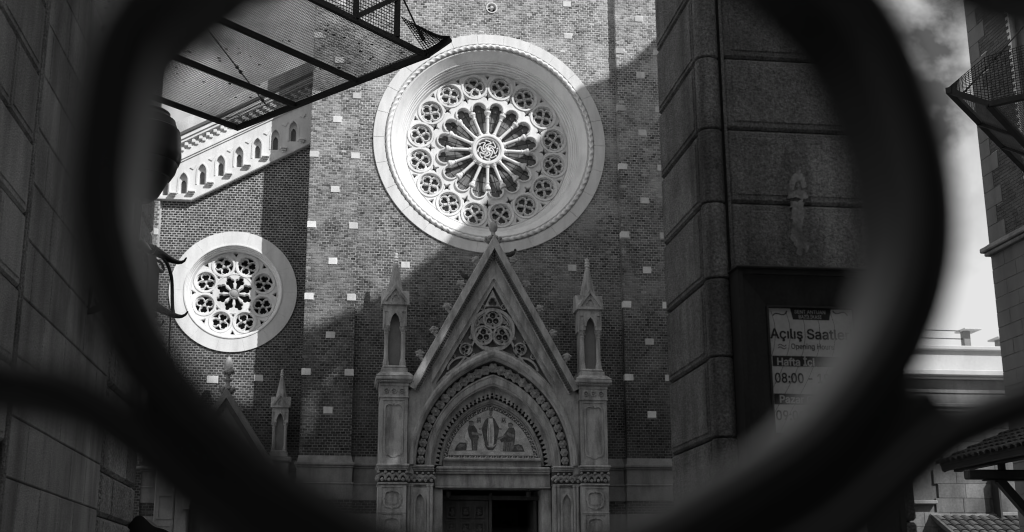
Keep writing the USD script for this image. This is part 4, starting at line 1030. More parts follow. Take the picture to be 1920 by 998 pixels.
# two pigeons on the gable
def pigeon(px, py, heading):
    q = P(px, py, PY + .05)
    t = thing('pigeon', 'small dark pigeon perched on the right slope of the portal gable' if heading > 0 else 'small dark pigeon perched on the left slope of the portal gable', 'bird', q, 'pigeons on the portal gable')
    x, y, z = q; s = heading
    b = MB()
    body = trimesh.creation.icosphere(2, 1.0); v = np.array(body.vertices)
    v = v * np.array([.085, .055, .06]); v[:, 2] += v[:, 0] * .45 * 1; v[:, 1] *= 1 - .3 * (v[:, 0] < -.03)
    v[:, 0] *= s
    b.add((v + np.array([x, y, z + .06]), np.array(body.faces)))
    obj('body', b, M['bird'], t, smooth=True)
    obj('neck', tube([(x + s * .05, y, z + .09), (x + s * .072, y, z + .125), (x + s * .08, y, z + .15)], [.034, .024, .022], 8), M['bird'], t, smooth=True)
    obj('head', MB().add(ball((x + s * .085, y, z + .155), .026, 2)).add(lathe([(.009, 0), (.001, .03)], (x + s * .105, y, z + .153), (s, 0, -.2), 6)), M['bird'], t, smooth=True)
    obj('tail', beam((x - s * .06, y, z + .035), (x - s * .15, y, z + .0), .05, .012), M['bird'], t)
    for k in (-1, 1): obj('leg', tube([(x, y + k * .015, z + .02), (x + s * .005, y + k * .018, z - .05)], .005, 5), M['bird'], t)
pigeon(958.5, 482, 1)
pigeon(871, 523, -1)

# ================================================================== PASSAGE WALL ON THE LEFT
rw = np.random.default_rng(21)
XL = -2.0
lw = thing('stone_wall', 'dark wall of large smooth stone blocks receding along the left edge', 'wall', (XL, 8.0, 0))
obj('core', bx(-2.9, XL - .035, 3.0, 12.86, 0, 9.0), M['joint'], lw)
GY = 7.89
def drafted(x0, x1, y0, y1, z0, z1, c, m, face, d=.006):
    mb = MB().add(cham(x0, x1, y0, y1, z0, z1, c))
    if face == '+x': mb.add(cham(x1 - .02, x1 + d, y0 + m, y1 - m, z0 + m, z1 - m, .006))
    elif face == '-x': mb.add(cham(x0 - d, x0 + .02, y0 + m, y1 - m, z0 + m, z1 - m, .006))
    else: mb.add(cham(x0 + m, x1 - m, y0 - d, y0 + .02, z0 + m, z1 - m, .006))
    return mb.arrays()
def toned(path_mesh, mat, parent, nm):
    v, f = path_mesh
    obj(nm, (v, f), M[mat], parent, tone=np.full(len(v), float(np.clip(rw.normal(1, .13), .7, 1.35))))
for k in range(-4, 9):
    z0 = 4.844 + k * .4705 - .4705; z1 = z0 + .4705
    if z0 < 0: continue
    y = GY - .05; j = 0
    while y > 3.2:
        ln_ = .95 if j or k % 2 else .60
        toned(drafted(XL - .3, XL + .018, max(y - ln_, 3.0) + .005, y - .005, z0 + .005, z1 - .005, .016, .045, '+x'), 'wall_stone', lw, 'block')
        y -= ln_; j += 1
for k in (0, 1):
    obj('corner_moulding', tube([(XL + .008, GY - .022 + k * .045, 0), (XL + .008, GY - .022 + k * .045, 9.0)], .018, 8), M['pillar_stone'], lw, tone=np.full(16, 1.1))
for k in range(-11, 12):
    z0 = 4.545 + k * .3735; z1 = z0 + .3735
    if z0 < 0: continue
    y = GY + .05 - (.30 if k % 2 else 0); 
    while y < 11.04:
        ln_ = .58 + rw.uniform(-.05, .12)
        a, b = max(y, GY + .05), min(y + ln_, 11.04)
        if 11.04 - b < .18: b = 11.04
        if b - a > .06: toned(cham(XL - .3, XL + rw.uniform(-.003, .003), a + .003, b - .003, z0 + .003, z1 - .003, .008), 'wall_stone', lw, 'block')
        y = b if b == 11.04 else y + ln_
for k in range(-7, 18):                       # the rough-faced end of the wall
    z0 = 2.26 + k * .37; z1 = z0 + .37
    if z0 < 0: continue
    cuts = [11.05, 11.28, 12.30, 12.88] if k % 2 else [11.05, 11.62, 12.60, 12.88]
    for a, b in zip(cuts[:-1], cuts[1:]):
        v, f = cham(XL - .3, XL + .015, a + .006, b - .006, z0 + .006, z1 - .006, .03)
        toned((v, f), 'rough_stone', lw, 'rough_block')

# ================================================================== GATE PILLAR ON THE RIGHT
XR, YF = 2.13, 7.0
gp = thing('gate_pillar', 'tall dark gate pillar of rusticated stone blocks with rounded corner carrying the notice board', 'pillar', (2.7, 7.5, 0))
obj('core', bx(XR + .03, 3.27, YF + .03, 8.0, 0, 8.2), M['joint'], gp)
zc0 = 4.826
for k in range(-10, 7):
    z0 = zc0 + k * .4715 - .4715; z1 = z0 + .4715
    if z0 < -.1: continue
    z0 = max(z0, 0)
    def tn(m, nm): toned(m, 'pillar_stone', gp, nm)
    tn(drafted(XR, XR + .2, YF + .115, 8.015, z0 + .005, z1 - .005, .014, .035, '-x'), 'side_block')
    tn(lathe([(.001, z0 + .004), (.066, z0 + .004), (.074, z0 + .012), (.074, z1 - .012), (.066, z1 - .004), (.001, z1 - .004)], (XR + .068, YF + .068, 0), (0, 0, 1), 20), 'corner_roll')
    tn(drafted(XR + .155, 3.30, YF + .0, YF + .3, z0 + .004, z1 - .004, .016, .045, '-y'), 'front_block')
    tn(cham(XR + .2, 3.30, 7.7, 8.02, z0 + .004, z1 - .004, .014), 'rear_block')
    tn(cham(3.1, 3.312, YF + .1, 7.9, z0 + .004, z1 - .004, .014), 'side_block')
obj('drain_pipe', tube([(XR + .151, YF + .008, 0), (XR + .151, YF + .008, 8.1)], .010, 8), M['pillar_stone'], gp, tone=np.full(16, 1.0))
def patch(pts, nm='lime_patch', seed=0):
    w = []
    for k, (px, py) in enumerate(pts):
        q = P(px, py, YF); w.append((q[0], q[2]))
    pg = Polygon(w).buffer(.004)
    c = np.array(pg.segmentize(.008).exterior.coords)[:-1]
    c += (meshkit.noise(np.c_[c * 55, np.full(len(c), seed)], 3) - .5)[:, None] * .022 + (meshkit.noise(np.c_[c * 140, np.full(len(c), seed)], 5) - .5)[:, None] * .012
    pg = Polygon(c).buffer(0)
    obj(nm, plate(pg, YF - .0085, YF + .004), M['lime'], gp)
patch([(1486, 330), (1496, 322), (1508, 334), (1512, 352), (1504, 352), (1499, 340), (1490, 342), (1488, 356), (1482, 360), (1481, 345)], seed=1)
patch([(1479, 356), (1486, 362), (1497, 358), (1510, 360), (1514, 372), (1478, 371)], seed=2)
patch([(1484, 378), (1504, 378), (1507, 400), (1503, 425), (1508, 452), (1516, 458), (1512, 472), (1503, 466), (1500, 484), (1494, 470), (1486, 452), (1482, 438), (1485, 410)], seed=3)
obj('cap', MB().add(cham(XR - .15, 3.45, YF - .15, 8.17, 8.2, 8.5, .03)), M['pillar_stone'], gp, tone=np.full(len(arr(cham(XR - .15, 3.45, YF - .15, 8.17, 8.2, 8.5, .03))[0]), 1.0))

# ================================================================== NOTICE BOARD
nb = thing('notice_board', 'dark framed notice board with a pale opening hours poster on the right pillar', 'notice board', (2.85, YF, 2.9))
def Q(px, py, y=YF - .10): return P(px, py, y)
bl = Q(1383, 513); pl = Q(1440, 575); plb = Q(1466, 880)
bx0, bzt = bl[0], bl[2] - .0
px0, pzt = (pl[0] + plb[0]) / 2 - .008, pl[2]
PWID = .515; px1 = px0 + PWID; bx1 = px1 + (px0 - bx0); pzb = 1.45; bzb = 1.25
obj('back', bx(bx0 + .02, bx1 - .02, YF - .05, YF + .01, bzb + .02, bzt - .02), M['board_wood'], nb)
out = sbox(bx0, bzb, bx1, bzt); inn_ = sbox(px0, pzb, px1, pzt)
frm = MB()
def fq(a, b, c, d): return np.array([a, b, c, d], float)
# splayed frame boards: outer edge proud, inner edge set back
O = [(bx0, bzb), (bx1, bzb), (bx1, bzt), (bx0, bzt)]; I = [(px0, pzb), (px1, pzb), (px1, pzt), (px0, pzt)]
for nm, i0, i1 in (('frame_board', 0, 1), ('frame_board', 1, 2), ('frame_board', 2, 3), ('frame_board', 3, 0)):
    o0, o1, n0, n1_ = O[i0], O[i1], I[i0], I[i1]
    v = np.array([[o0[0], YF - .14, o0[1]], [o1[0], YF - .14, o1[1]], [n1_[0], YF - .085, n1_[1]], [n0[0], YF - .085, n0[1]],
                  [o0[0], YF - .01, o0[1]], [o1[0], YF - .01, o1[1]], [n1_[0], YF - .06, n1_[1]], [n0[0], YF - .06, n0[1]]])
    obj(nm, (v, np.array([[0, 1, 2], [0, 2, 3], [4, 6, 5], [4, 7, 6], [0, 4, 5], [0, 5, 1], [1, 5, 6], [1, 6, 2], [2, 6, 7], [2, 7, 3], [3, 7, 4], [3, 4, 0]])), M['board_wood'], nb)
ol = out.buffer(.018, join_style=2)
obj('outer_moulding', plate(ol.difference(out.buffer(-.012, join_style=2)), YF - .155, YF - .0), M['board_wood'], nb)
obj('inner_bead', plate(inn_.buffer(.012, join_style=2).difference(inn_), YF - .096, YF - .05), M['steel'], nb)
obj('top_ledge', cham(bx0 - .03, bx1 + .03, YF - .18, YF, bzt + .018, bzt + .035, .006), M['board_wood'], nb)
YP_ = YF - .075
obj('poster', bx(px0 + .002, px1 - .002, YP_, YP_ + .012, pzb + .002, pzt - .002), M['paper'], nb)
YT = YP_ - .0005
def tx(px, py): q = P(px, py, YP_); return q[0], q[2]
def txt(s, xa, xb, base, cap, mat, nm, bold=True, dy=0):
    x0_, z_ = tx(xa, base); x1_, _ = tx(xb, base); _, zt = tx(xa, base - cap)
    obj(nm, text(s, x0_, z_, YT - dy, zt - z_, x1_ - x0_, bold), M[mat], nb)
def bar(xa, ya, xb, yb, mat, nm, dy=0.0, taper=0):
    x0_, z1_ = tx(xa, ya); x1_, z0_ = tx(xb, yb)
    x0_ = max(x0_, px0 + .004); x1_ = min(x1_, px1 - .004)
    obj(nm, plate(Polygon([(x0_, z1_), (x1_, z1_), (x1_ - taper, z0_), (x0_ + taper, z0_)]), YT - .0008 - dy, YT + .001), M[mat], nb)
bar(1481, 578, 1559, 601, 'ink', 'header_tab', 0, .014)
txt('SENT ANTUAN', 1489, 1547, 588, 6.5, 'pale_ink', 'lettering', False, .0015); txt('BAZİLİKASI', 1497, 1540, 597.5, 6.5, 'pale_ink', 'lettering', False, .0015)
for sx in (0, 1):
    xa = 1449 if sx == 0 else 1561
    pts = np.array([tx(xa, 592), tx(xa + 8, 588), tx(xa + 16, 590), tx(xa + 26, 583)]) if sx == 0 else np.array([tx(xa, 583), tx(xa + 10, 588), tx(xa + 17, 586), tx(xa + 27, 592)])
    obj('flourish', sweep(spline(pts, 16), [(-.003, YT - .001), (.003, YT - .001), (.003, YT + .001), (-.003, YT + .001)]), M['ink'], nb)
txt('Açılış Saatleri', 1444, 1597, 634, 18, 'ink', 'lettering')
txt('Opening Hours', 1483, 1563, 654, 9.5, 'ink', 'lettering', False)
for yy in (648, 653): obj('flourish', sweep(spline([tx(1459, yy), tx(1464, yy - 2), tx(1469, yy + 1), tx(1474, yy - 1)], 10), [(-.0018, YT - .001), (.0018, YT - .001), (.0018, YT + .001), (-.0018, YT + .001)]), M['ink'], nb)
bar(1448, 667, 1640, 690, 'ink', 'day_band'); txt('Hafta İçi', 1456, 1527, 685, 13.5, 'pale_ink', 'lettering', True, .0015); txt('Weekdays', 1533, 1578, 686, 8, 'grey_ink', 'lettering', False, .0015)
txt('08:00 - 19:00', 1452, 1585, 717, 17.5, 'ink', 'lettering')
bar(1451, 738, 1640, 761, 'ink', 'day_band'); txt('Pazar Günü', 1461, 1553, 755, 13.5, 'pale_ink', 'lettering', True, .0015)
txt('09:00 - 19:00', 1454, 1587, 787, 17.5, 'ink', 'lettering')
bar(1454, 811, 1640, 834, 'ink', 'day_band'); txt('Salı', 1464, 1494, 829, 13.5, 'pale_ink', 'lettering', True, .0015)
txt('08:00 - 19:00', 1458, 1590, 860, 17.5, 'ink', 'lettering')
for k in range(5):                             # faint printed map-like lines
    x_, z_ = tx(1450 + 28 * k, 660); obj('printed_line', sweep(spline([(x_, pzt - .02), (x_ + .02, pzt - .14), (x_ - .015, pzt - .3), (x_ + .03, pzb + .3)], 20), [(-.0012, YT - .0003), (.0012, YT - .0003), (.0012, YT + .001), (-.0012, YT + .001)]), M['grey_ink'], nb)

# ================================================================== CANOPIES OF WIRE MESH
def mesh_panel(a, b, c, d, pitch, r, cross):
    """Woven wire between four corners: close wires along a-b, wider ones along a-d."""
    a, b, c, d = map(lambda q: np.array(q, float), (a, b, c, d)); mb = MB()
    n = max(2, int(max(np.linalg.norm(d - a), np.linalg.norm(c - b)) / pitch))
    for k in range(n + 1):
        t = k / n; p, q = a + (d - a) * t, b + (c - b) * t
        if np.linalg.norm(q - p) > .02: mb.add(beam(p, q, r, r))
    n = max(2, int(max(np.linalg.norm(b - a), np.linalg.norm(c - d)) / cross))
    for k in range(n + 1):
        t = k / n; p, q = a + (b - a) * t, d + (c - d) * t
        if np.linalg.norm(q - p) > .02: mb.add(beam(p + [0, 0, r], q + [0, 0, r], r, r))
    return mb
ZC = 6.0
e1 = np.array([math.cos(math.radians(-48.5)), math.sin(math.radians(-48.5)), 0]); bk = np.array([math.cos(math.radians(-135)), math.sin(math.radians(-135)), 0])
cA, cB, cC, cD = (PZ(*p, ZC) for p in ((445, 240), (552, 197), (667, 151), (799, 104)))
cl = thing('mesh_canopy', 'rusty wire mesh canopy on dark steel bars jutting from the left above the passage', 'canopy', cA, 'mesh canopies beside the passage')
def back(p, ln_=3.4):
    t = min(ln_, (p[0] + 1.985) / -bk[0]); return p + bk * t
for p in (cA, cB, cC, cD): obj('rib', beam(p, back(p), .038, .042), M['steel'], cl)
obj('edge_bar', beam(cA - e1 * .02, cD + e1 * .03, .04, .045), M['steel'], cl)
for p, q in ((cA, cB), (cB, cC), (cC, cD)):
    obj('wire_mesh', mesh_panel(p + [0, 0, .03], q + [0, 0, .03], back(q) + [0, 0, .03], back(p) + [0, 0, .03], .015, .0031, .045), M['wire'], cl)
lip = np.array([0, 0, .10]) - bk * .10
obj('edge_mesh', mesh_panel(cA + [0, 0, .03], cD + [0, 0, .03], cD + lip * 1.0 + [0, 0, .02], cA + lip * .4, .02, .0035, .04), M['wire'], cl)
cE = PZ(844, 73, ZC + .16)
obj('tip_bar', beam(cD, cE, .045, .05), M['steel'], cl)
# raised truss over the first rib
u_ = back(cD) - cD; u_ /= np.linalg.norm(u_)
def on_rib(px, py):
    n_ = np.cross(u_, [0, 0, 1]); d = _ray(px, py); t = np.dot(cD - EYE, n_) / np.dot(d, n_); return EYE + d * t
b1, b2 = on_rib(744, 70), on_rib(667, 36)
t1_, t2_ = b1 + [0, 0, .95], b2 + [0, 0, .95]
obj('post', beam(b1, t1_, .05, .05), M['steel'], cl); obj('post', beam(b2, t2_, .05, .05), M['steel'], cl)
obj('brace', beam(b2 + [0, 0, .02], b1 + [0, 0, .36], .04, .04), M['steel'], cl)
obj('top_rail', beam(t2_ - (b1 - b2) * 1.5, t1_, .05, .05), M['steel'], cl)
b3 = b2 - (b1 - b2)
obj('brace', beam(b3 + [0, 0, .02], b2 + [0, 0, .36], .04, .04), M['steel'], cl)
off = np.cross(u_, [0, 0, 1]) * .03
obj('upright_mesh', mesh_panel(b3 + off, b1 + off, b1 + off + [0, 0, .95], b3 + off + [0, 0, .95], .028, .005, .03), M['steel'], cl)
cF = on_rib(756, 32) 
obj('side_mesh', mesh_panel(cD + [0, 0, .02], cE + [0, 0, .02], P(822, 68, cE[1] * .98), P(752, 32, b1[1] * 1.0), .024, .005, .03), M['steel'], cl)
sA = P(799, 82, cD[1])
obj('cable', tube([sA, P(790, 70, cD[1]), P(757, 0, cD[1] - .1), P(742, -40, cD[1] - .2)], .008, 6), M['steel'], cl)
obj('turnbuckle', MB().add(tube([P(788, 60, cD[1]), P(794, 75, cD[1])], .018, 6)).add(ball(P(785, 55, cD[1]), .016)).add(ball(P(790, 67, cD[1]), .02)), M['steel'], cl)
w0, w1 = P(385, 50, 10.4), P(500, 198, 11.2)
obj('cable', tube([w0, (w0 + w1) / 2, w1], .006, 6), M['steel'], cl)
for t in (.5, .56, .93): obj('shackle', ball(w0 + (w1 - w0) * t, .018), M['steel'], cl)
# scraps of rust and leaves caught in the mesh
db = MB(); rd = np.random.default_rng(5)
for k in range(80):
    s, t = rd.random(), rd.random() ** 1.5
    p = cA + (cD - cA) * s; p = p + bk * (t * min(3.2, (p[0] + 1.98) / -bk[0])) + [0, 0, .045]
    a = rd.uniform(.006, .016); db.add(lump(p, a, k, 1, (1, 1, .3)))
obj('debris', db, M['dark'], cl, kind='stuff')

rA, rB, rC, rD = (PZ(*p, ZC) for p in ((1780, 171), (1833, 230), (1878, 273), (1919, 314)))
cr_ = thing('mesh_canopy', 'wire mesh canopy on dark steel bars jutting from the right below the brick tower', 'canopy', rA, 'mesh canopies beside the passage')
er = (rD - rA) / np.linalg.norm(rD - rA); rD2 = rA + er * 3.6
def perp(px, py, base):
    """The point on a sight line that stands square behind BASE on the edge."""
    d = _ray(px, py); t = np.dot(base - EYE, er) / np.dot(d, er); return EYE + d * t
iE, iF, iG = perp(1855, 196, rA), perp(1895, 247, rB), perp(1921, 281, rC)
il = iE + er * 3.6
obj('edge_bar', beam(rA - er * .03, rD2, .05, .055), M['steel'], cr_)
obj('inner_bar', beam(iE, il, .055, .06), M['steel'], cr_)
for p, q in ((rA, iE), (rB, iE + er * np.dot(rB - rA, er)), (rC, iE + er * np.dot(rC - rA, er)), (rD, iE + er * np.dot(rD - rA, er))): obj('rib', beam(p, q, .045, .05), M['steel'], cr_)
obj('wire_mesh', mesh_panel(rA, rD2, il, iE, .017, .004, .05), M['wire'], cr_)
bk2 = np.array([math.cos(math.radians(-44)), math.sin(math.radians(-44)), 0])
iH = iE + bk2 * 2.2
obj('rib', beam(iE, iH, .05, .05), M['steel'], cr_); 
j1 = iE + er * 1.25; obj('rib', beam(j1, j1 + bk2 * 2.2, .05, .05), M['steel'], cr_)
obj('wire_mesh', mesh_panel(iE, il, il + bk2 * 2.2, iH, .017, .004, .05), M['wire'], cr_)
up_ = np.array([0, 0, .30])
obj('upright_mesh', mesh_panel(rA + [0, 0, .02], iE + [0, 0, .02], iE + up_ * 1.5, rA + up_ * .12, .03, .005, .035), M['steel'], cr_)
obj('upright_mesh', mesh_panel(iE + [0, 0, .02], iH + [0, 0, .02], iH + up_ * 2.0, iE + up_ * 1.5, .03, .005, .035), M['steel'], cr_)
k0, k1 = rA + (iE - rA) * .35 + [0, 0, .02], P(1922, 47, rA[1] + .4)
obj('cable', tube([k0, (k0 + k1) / 2, k1, k1 + (k1 - k0)], .008, 6), M['steel'], cr_)
for t in (.50, .58): obj('shackle', ball(k0 + (k1 - k0) * t, .02), M['steel'], cr_)

# ================================================================== LANTERN ON THE LEFT WALL
LY = 10.0
lc = P(266, 290, LY); lx = lc[0]
ln_t = thing('wall_lantern', 'big dark iron lantern with bell shaped hood and upturned leaf tips', 'lantern', (lx, LY, 4.5))
k_ = LY / 2360 * 1.02
zt = P(266, 210, LY)[2]; zm = P(266, 285, LY)[2]; zb = P(266, 372, LY)[2]
h = zt - zb
prof = [(.001, zt + .10), (.05, zt + .09), (.09, zt + .05), (.15, zt + .02), (.19, zt), (.205, zt - .01), (.20, zt - .03), (.235, zt - .07), (.25, zt - .075), (.255, zt - .10), (.275, zt - .15), (.29, zt - .16), (.30, zt - .20), (.312, zm), (.315, zm - .04), (.30, zm - .09), (.29, zm - .10), (.275, zm - .16), (.24, zm - .22), (.225, zm - .225), (.20, zm - .28), (.15, zb + .02), (.10, zb - .02), (.001, zb - .03)]
obj('hood', lathe(prof, (lx, LY, 0), (0, 0, 1), 40), M['iron'], ln_t, smooth=30)
obj('bracket', tube(spline([(XL - .05, LY, zt + .2), (XL + .15, LY, zt + .5), (lx - .1, LY, zt + .45), (lx, LY, zt + .10)], 20), .025, 8), M['iron'], ln_t, smooth=True)
obj('stem', tube([(lx, LY, zb), (lx, LY, zb - .6)], .03, 8), M['iron'], ln_t)
def leaf(p0, p1, lift, w):
    pts = spline([p0, (np.array(p0) + np.array(p1)) / 2 - [0, 0, lift * .6], p1, np.array(p1) + [(p1[0] - p0[0]) * .06, 0, lift]], 12)
    return tube(pts, np.linspace(w, .006, 12), 8)
for px, py in ((345, 489), (347, 590)):
    q = P(px, py, LY); rr_ = q[0] - lx
    for k in range(6):
        a = k * PI / 3 + .03
        c_, s_ = math.cos(a), math.sin(a)
        obj('leaf_tip', leaf((lx + .10 * c_, LY + .10 * s_, q[2] + .09), (lx + rr_ * c_, LY + rr_ * s_, q[2]), .03, .05), M['iron'], ln_t, smooth=True)
za, zb2 = P(345, 489, LY)[2] - .01, P(347, 590, LY)[2] + .01
for k in range(6):
    a = k * PI / 3 + .03; c_, s_ = math.cos(a), math.sin(a)
    obj('side_bar', tube(spline([(lx + .20 * c_, LY + .20 * s_, za + .05), (lx + .29 * c_, LY + .29 * s_, za - .10), (lx + .31 * c_, LY + .31 * s_, za - .25), (lx + .33 * c_, LY + .33 * s_, zb2)], 14), .014, 8), M['iron'], ln_t, smooth=True)
    sc_ = [(lx + (.16 + .07 * math.cos(t)) * c_, LY + (.16 + .07 * math.cos(t)) * s_, za - .06 + .07 * math.sin(t)) for t in np.linspace(0, 5.2, 16)]
    obj('scroll', tube(sc_, .012, 6), M['iron'], ln_t, smooth=True)
obj('base', lathe([(.001, zb2 - .35), (.03, zb2 - .33), (.05, zb2 - .24), (.04, zb2 - .2), (.12, zb2 - .12), (.22, zb2 - .02), (.20, zb2 + .01), (.001, zb2 + .02)], (lx, LY, 0), (0, 0, 1), 6), M['iron'], ln_t)
obj('glass_body', lathe([(.17, za + .04), (.20, za - .1), (.21, zb2 + .02)], (lx, LY, 0), (0, 0, 1), 6), M['dark'], ln_t)
obj('chain', tube([(lx + .31, LY, zb2 - .02), (lx + .315, LY, zb2 - .25), (lx + .33, LY, zb2 - .45)], .006, 5), M['iron'], ln_t)

# ================================================================== APARTMENT HOUSES ALONG THE COURTYARD
rt = np.random.default_rng(33)
AX, AY = 13.0, 23.2
ra = thing('apartment_house', 'tall brick apartment house with toothed pale corner stones at the right edge', 'building', (AX + 3, 5, 0))
prof = [(AY, 0), (AY, 20.6), (18.98, 21.75), (18.26, 21.96), (17.97, 22.2), (17.18, 22.8), (13.92, 22.9), (13.8, 22.9), (13.8, 18.6), (4.0, 18.6), (4.0, 26.5), (-12, 26.0), (-12.5, 21.0), (-18, 21.0), (-18, 0)]
m = trimesh.creation.extrude_polygon(Polygon(prof), 4.5, engine='earcut'); v = np.array(m.vertices)
CZ = 8.28                                       # string course between brick and ashlar
obj('body', (np.c_[AX + .012 + v[:, 2], v[:, 0], v[:, 1]], np.array(m.faces)), M['mortar'], ra)
scr = Polygon([(13.797, 18.604), (13.797, 22.92), (12.93, 23.23), (12.2, 23.6), (11.65, 23.85), (10.5, 24.55), (9.3, 26.0), (6, 26.45), (4.003, 26.5), (4.003, 18.604)])  # unseen screen added on the roof; its slots shape sun patches on the facade
for px, py, Yp, dy, dz in ((583, 775, 25.85, .17, .85), (620, 708, 25.85, .26, .22), (790, 692, 25.0, .20, .42), (836, 630, 25.0, .15, .26), (741, 700, 24.98, .30, .14), (737, 862, 24.98, .15, .25)):
    q = P(px, py, Yp); t = (AX + .1 - q[0]) / SUN[0]; c_ = q + SUN * t
    scr = scr.difference(sbox(c_[1] - dy / 2, c_[2] - dz / 2, c_[1] + dy / 2, c_[2] + dz / 2))
mb = MB()
for g_ in polys(scr):
    m_ = trimesh.creation.extrude_polygon(g_, .06, engine='earcut'); v_ = np.array(m_.vertices)
    mb.add((np.c_[AX + .07 + v_[:, 2], v_[:, 0], v_[:, 1]], np.array(m_.faces)))
obj('added_slot_screen', mb, M['mortar'], ra)
# brick storey, quoins, ashlar below
qz = 0.36; zq = CZ + .18; k = 0
qy = []
while zq < 16:
    dep = .66 if k % 2 == 0 else .40
    v, f = cham(AX - .012, AX + .3, AY - dep, AY + .012, zq + .002, zq + qz - .002, .006)
    obj('corner_stone', (v, f), M['ashlar'], ra)
    qy.append((zq, dep)); zq += qz; k += 1
WY0, WY1 = 21.60, 19.6                         # a tall window bay nearer the camera
bm, tn_ = MB(), []
z = CZ + .18; i_ = 0
while z < 15.5:
    d_ = next((dp for zz, dp in qy if zz <= z + .03 < zz + qz), .5)
    y = AY - d_; y_end = WY0 + (.12 if i_ % 2 else .04)
    y -= (i_ % 2) * .06
    yy = AY - d_
    first = True
    while yy > y_end + .02:
        w = .08 if (first and i_ % 2) else .165
        a = max(yy - w, y_end)
        bm.add(bx(AX - .003 * rt.random(), AX + .03, a + .004, yy - .004, z + .005, z + .065)); tn_.append(np.clip(rt.normal(1, .2), .5, 1.5))
        yy = a; first = False
    z += .07; i_ += 1
v, f = bm.arrays()
obj('brickwork', (v, f), M['tower_brick'], ra, kind='stuff', tone=np.repeat(tn_, 8))
obj('window_reveal', bx(AX - .02, AX + .25, WY1 - 2, WY0 - .10, CZ + .18, 16), M['ashlar'], ra)
for k, (dx_, dy_) in enumerate(((.05, .02), (.09, .12), (.12, .22))):
    obj('window_moulding', tube([(AX - dx_, WY0 - .15 - dy_, CZ + .3), (AX - dx_, WY0 - .15 - dy_, 14)], .035, 8), M['stone_band'], ra, smooth=True)
obj('string_course', MB().add(cham(AX - .16, AX + .3, -6, AY + .16, CZ + .02, CZ + .12, .02)).add(cham(AX - .10, AX + .3, -6, AY + .10, CZ - .06, CZ + .02, .02)).add(cham(AX - .05, AX + .3, -6, AY + .05, CZ + .12, CZ + .18, .01)), M['stone_band'], ra)
z = CZ - .06; k = 0
while z > .3:
    y = AY + .02; j = 0
    while y > 19.5:
        ln_ = .9 if (j or k % 2) else .5
        v, f = cham(AX - .0 + rt.uniform(-.003, .003), AX + .3, y - ln_ + .003, y - .003, z - .30 + .003, z - .003, .006)
        obj('ashlar_block', (v, f), M['ashlar'], ra)
        y -= ln_; j += 1
    z -= .30; k += 1
st = thing('unseen_street_house', 'unseen plain rendered house across the street, added to block sky light', 'building', (0, -12, 0))  # unseen house put in to keep sky light off the iron gate
obj('walls', bx(-26, 12.5, -20, -10, 0, 19), M['render_grey'], st)
for k in range(9):
    for j in range(5):
        x = -22 + k * 3.6; z = 1.6 + j * 3.4
        obj('window', bx(x, x + 1.2, -10.02, -9.9, z, z + 1.9), M['dark'], st)
obj('cornice', cham(-26.3, 12.5, -20.2, -9.6, 19, 19.4, .05), M['render_grey'], st)

# ================================================================== LOW HOUSE BEHIND ON THE RIGHT
HY = 29.0
lh = thing('low_house', 'low grey stone house with a sunlit white attic storey beyond the courtyard', 'house', (15, HY, 0))
hz = lambda y: P(1800, y, HY)[2]
hx0, hx1 = 11.6, 22.0
zc1, zc2 = hz(712), hz(697)
obj('wall', bx(hx0, hx1, HY + .05, HY + 8, 0, zc1), M['old_wall'], lh, tone=np.full(8, .9))
obj('attic', bx(hx0 + .0, hx1, HY + .12, HY + 7.6, zc2 + .001, hz(656)), M['render_white'], lh)
obj('cornice', MB().add(cham(hx0 - .2, hx1, HY - .28, HY + 7.9, zc1 + .06, zc2, .02)).add(cham(hx0 - .1, hx1, HY - .12, HY + 7.9, zc1, zc1 + .06, .02)), M['render_white'], lh)
obj('attic_cap', cham(hx0 - .05, hx1, HY + .0, HY + 7.8, hz(656), hz(648), .02), M['render_white'], lh)
obj('upper_parapet', bx(hx0, hx1, HY + .5, HY + 7.4, hz(648) + .001, hz(641)), M['render_white'], lh)
w0_, w1_ = P(1811, 697, HY), P(1848, 704, HY)
obj('slot_window', MB().add(bx(w0_[0], w1_[0], HY + .113, HY + .18, w1_[2] + .02, w0_[2] + .02)), M['dark'], lh)
obj('band', cham(hx0 - .03, hx1, HY - .02, HY + .2, hz(738), hz(736), .006), M['render_grey'], lh)
obj('string', MB().add(cham(hx0 - .08, hx1, HY - .12, HY + .2, hz(766), hz(758), .02)).add(cham(hx0 - .05, hx1, HY - .06, HY + .2, hz(773), hz(766), .02)), M['render_grey'], lh)
obj('frieze', bx(hx0, hx1, HY + .01, HY + .2, hz(757), hz(713)), M['render_grey'], lh)
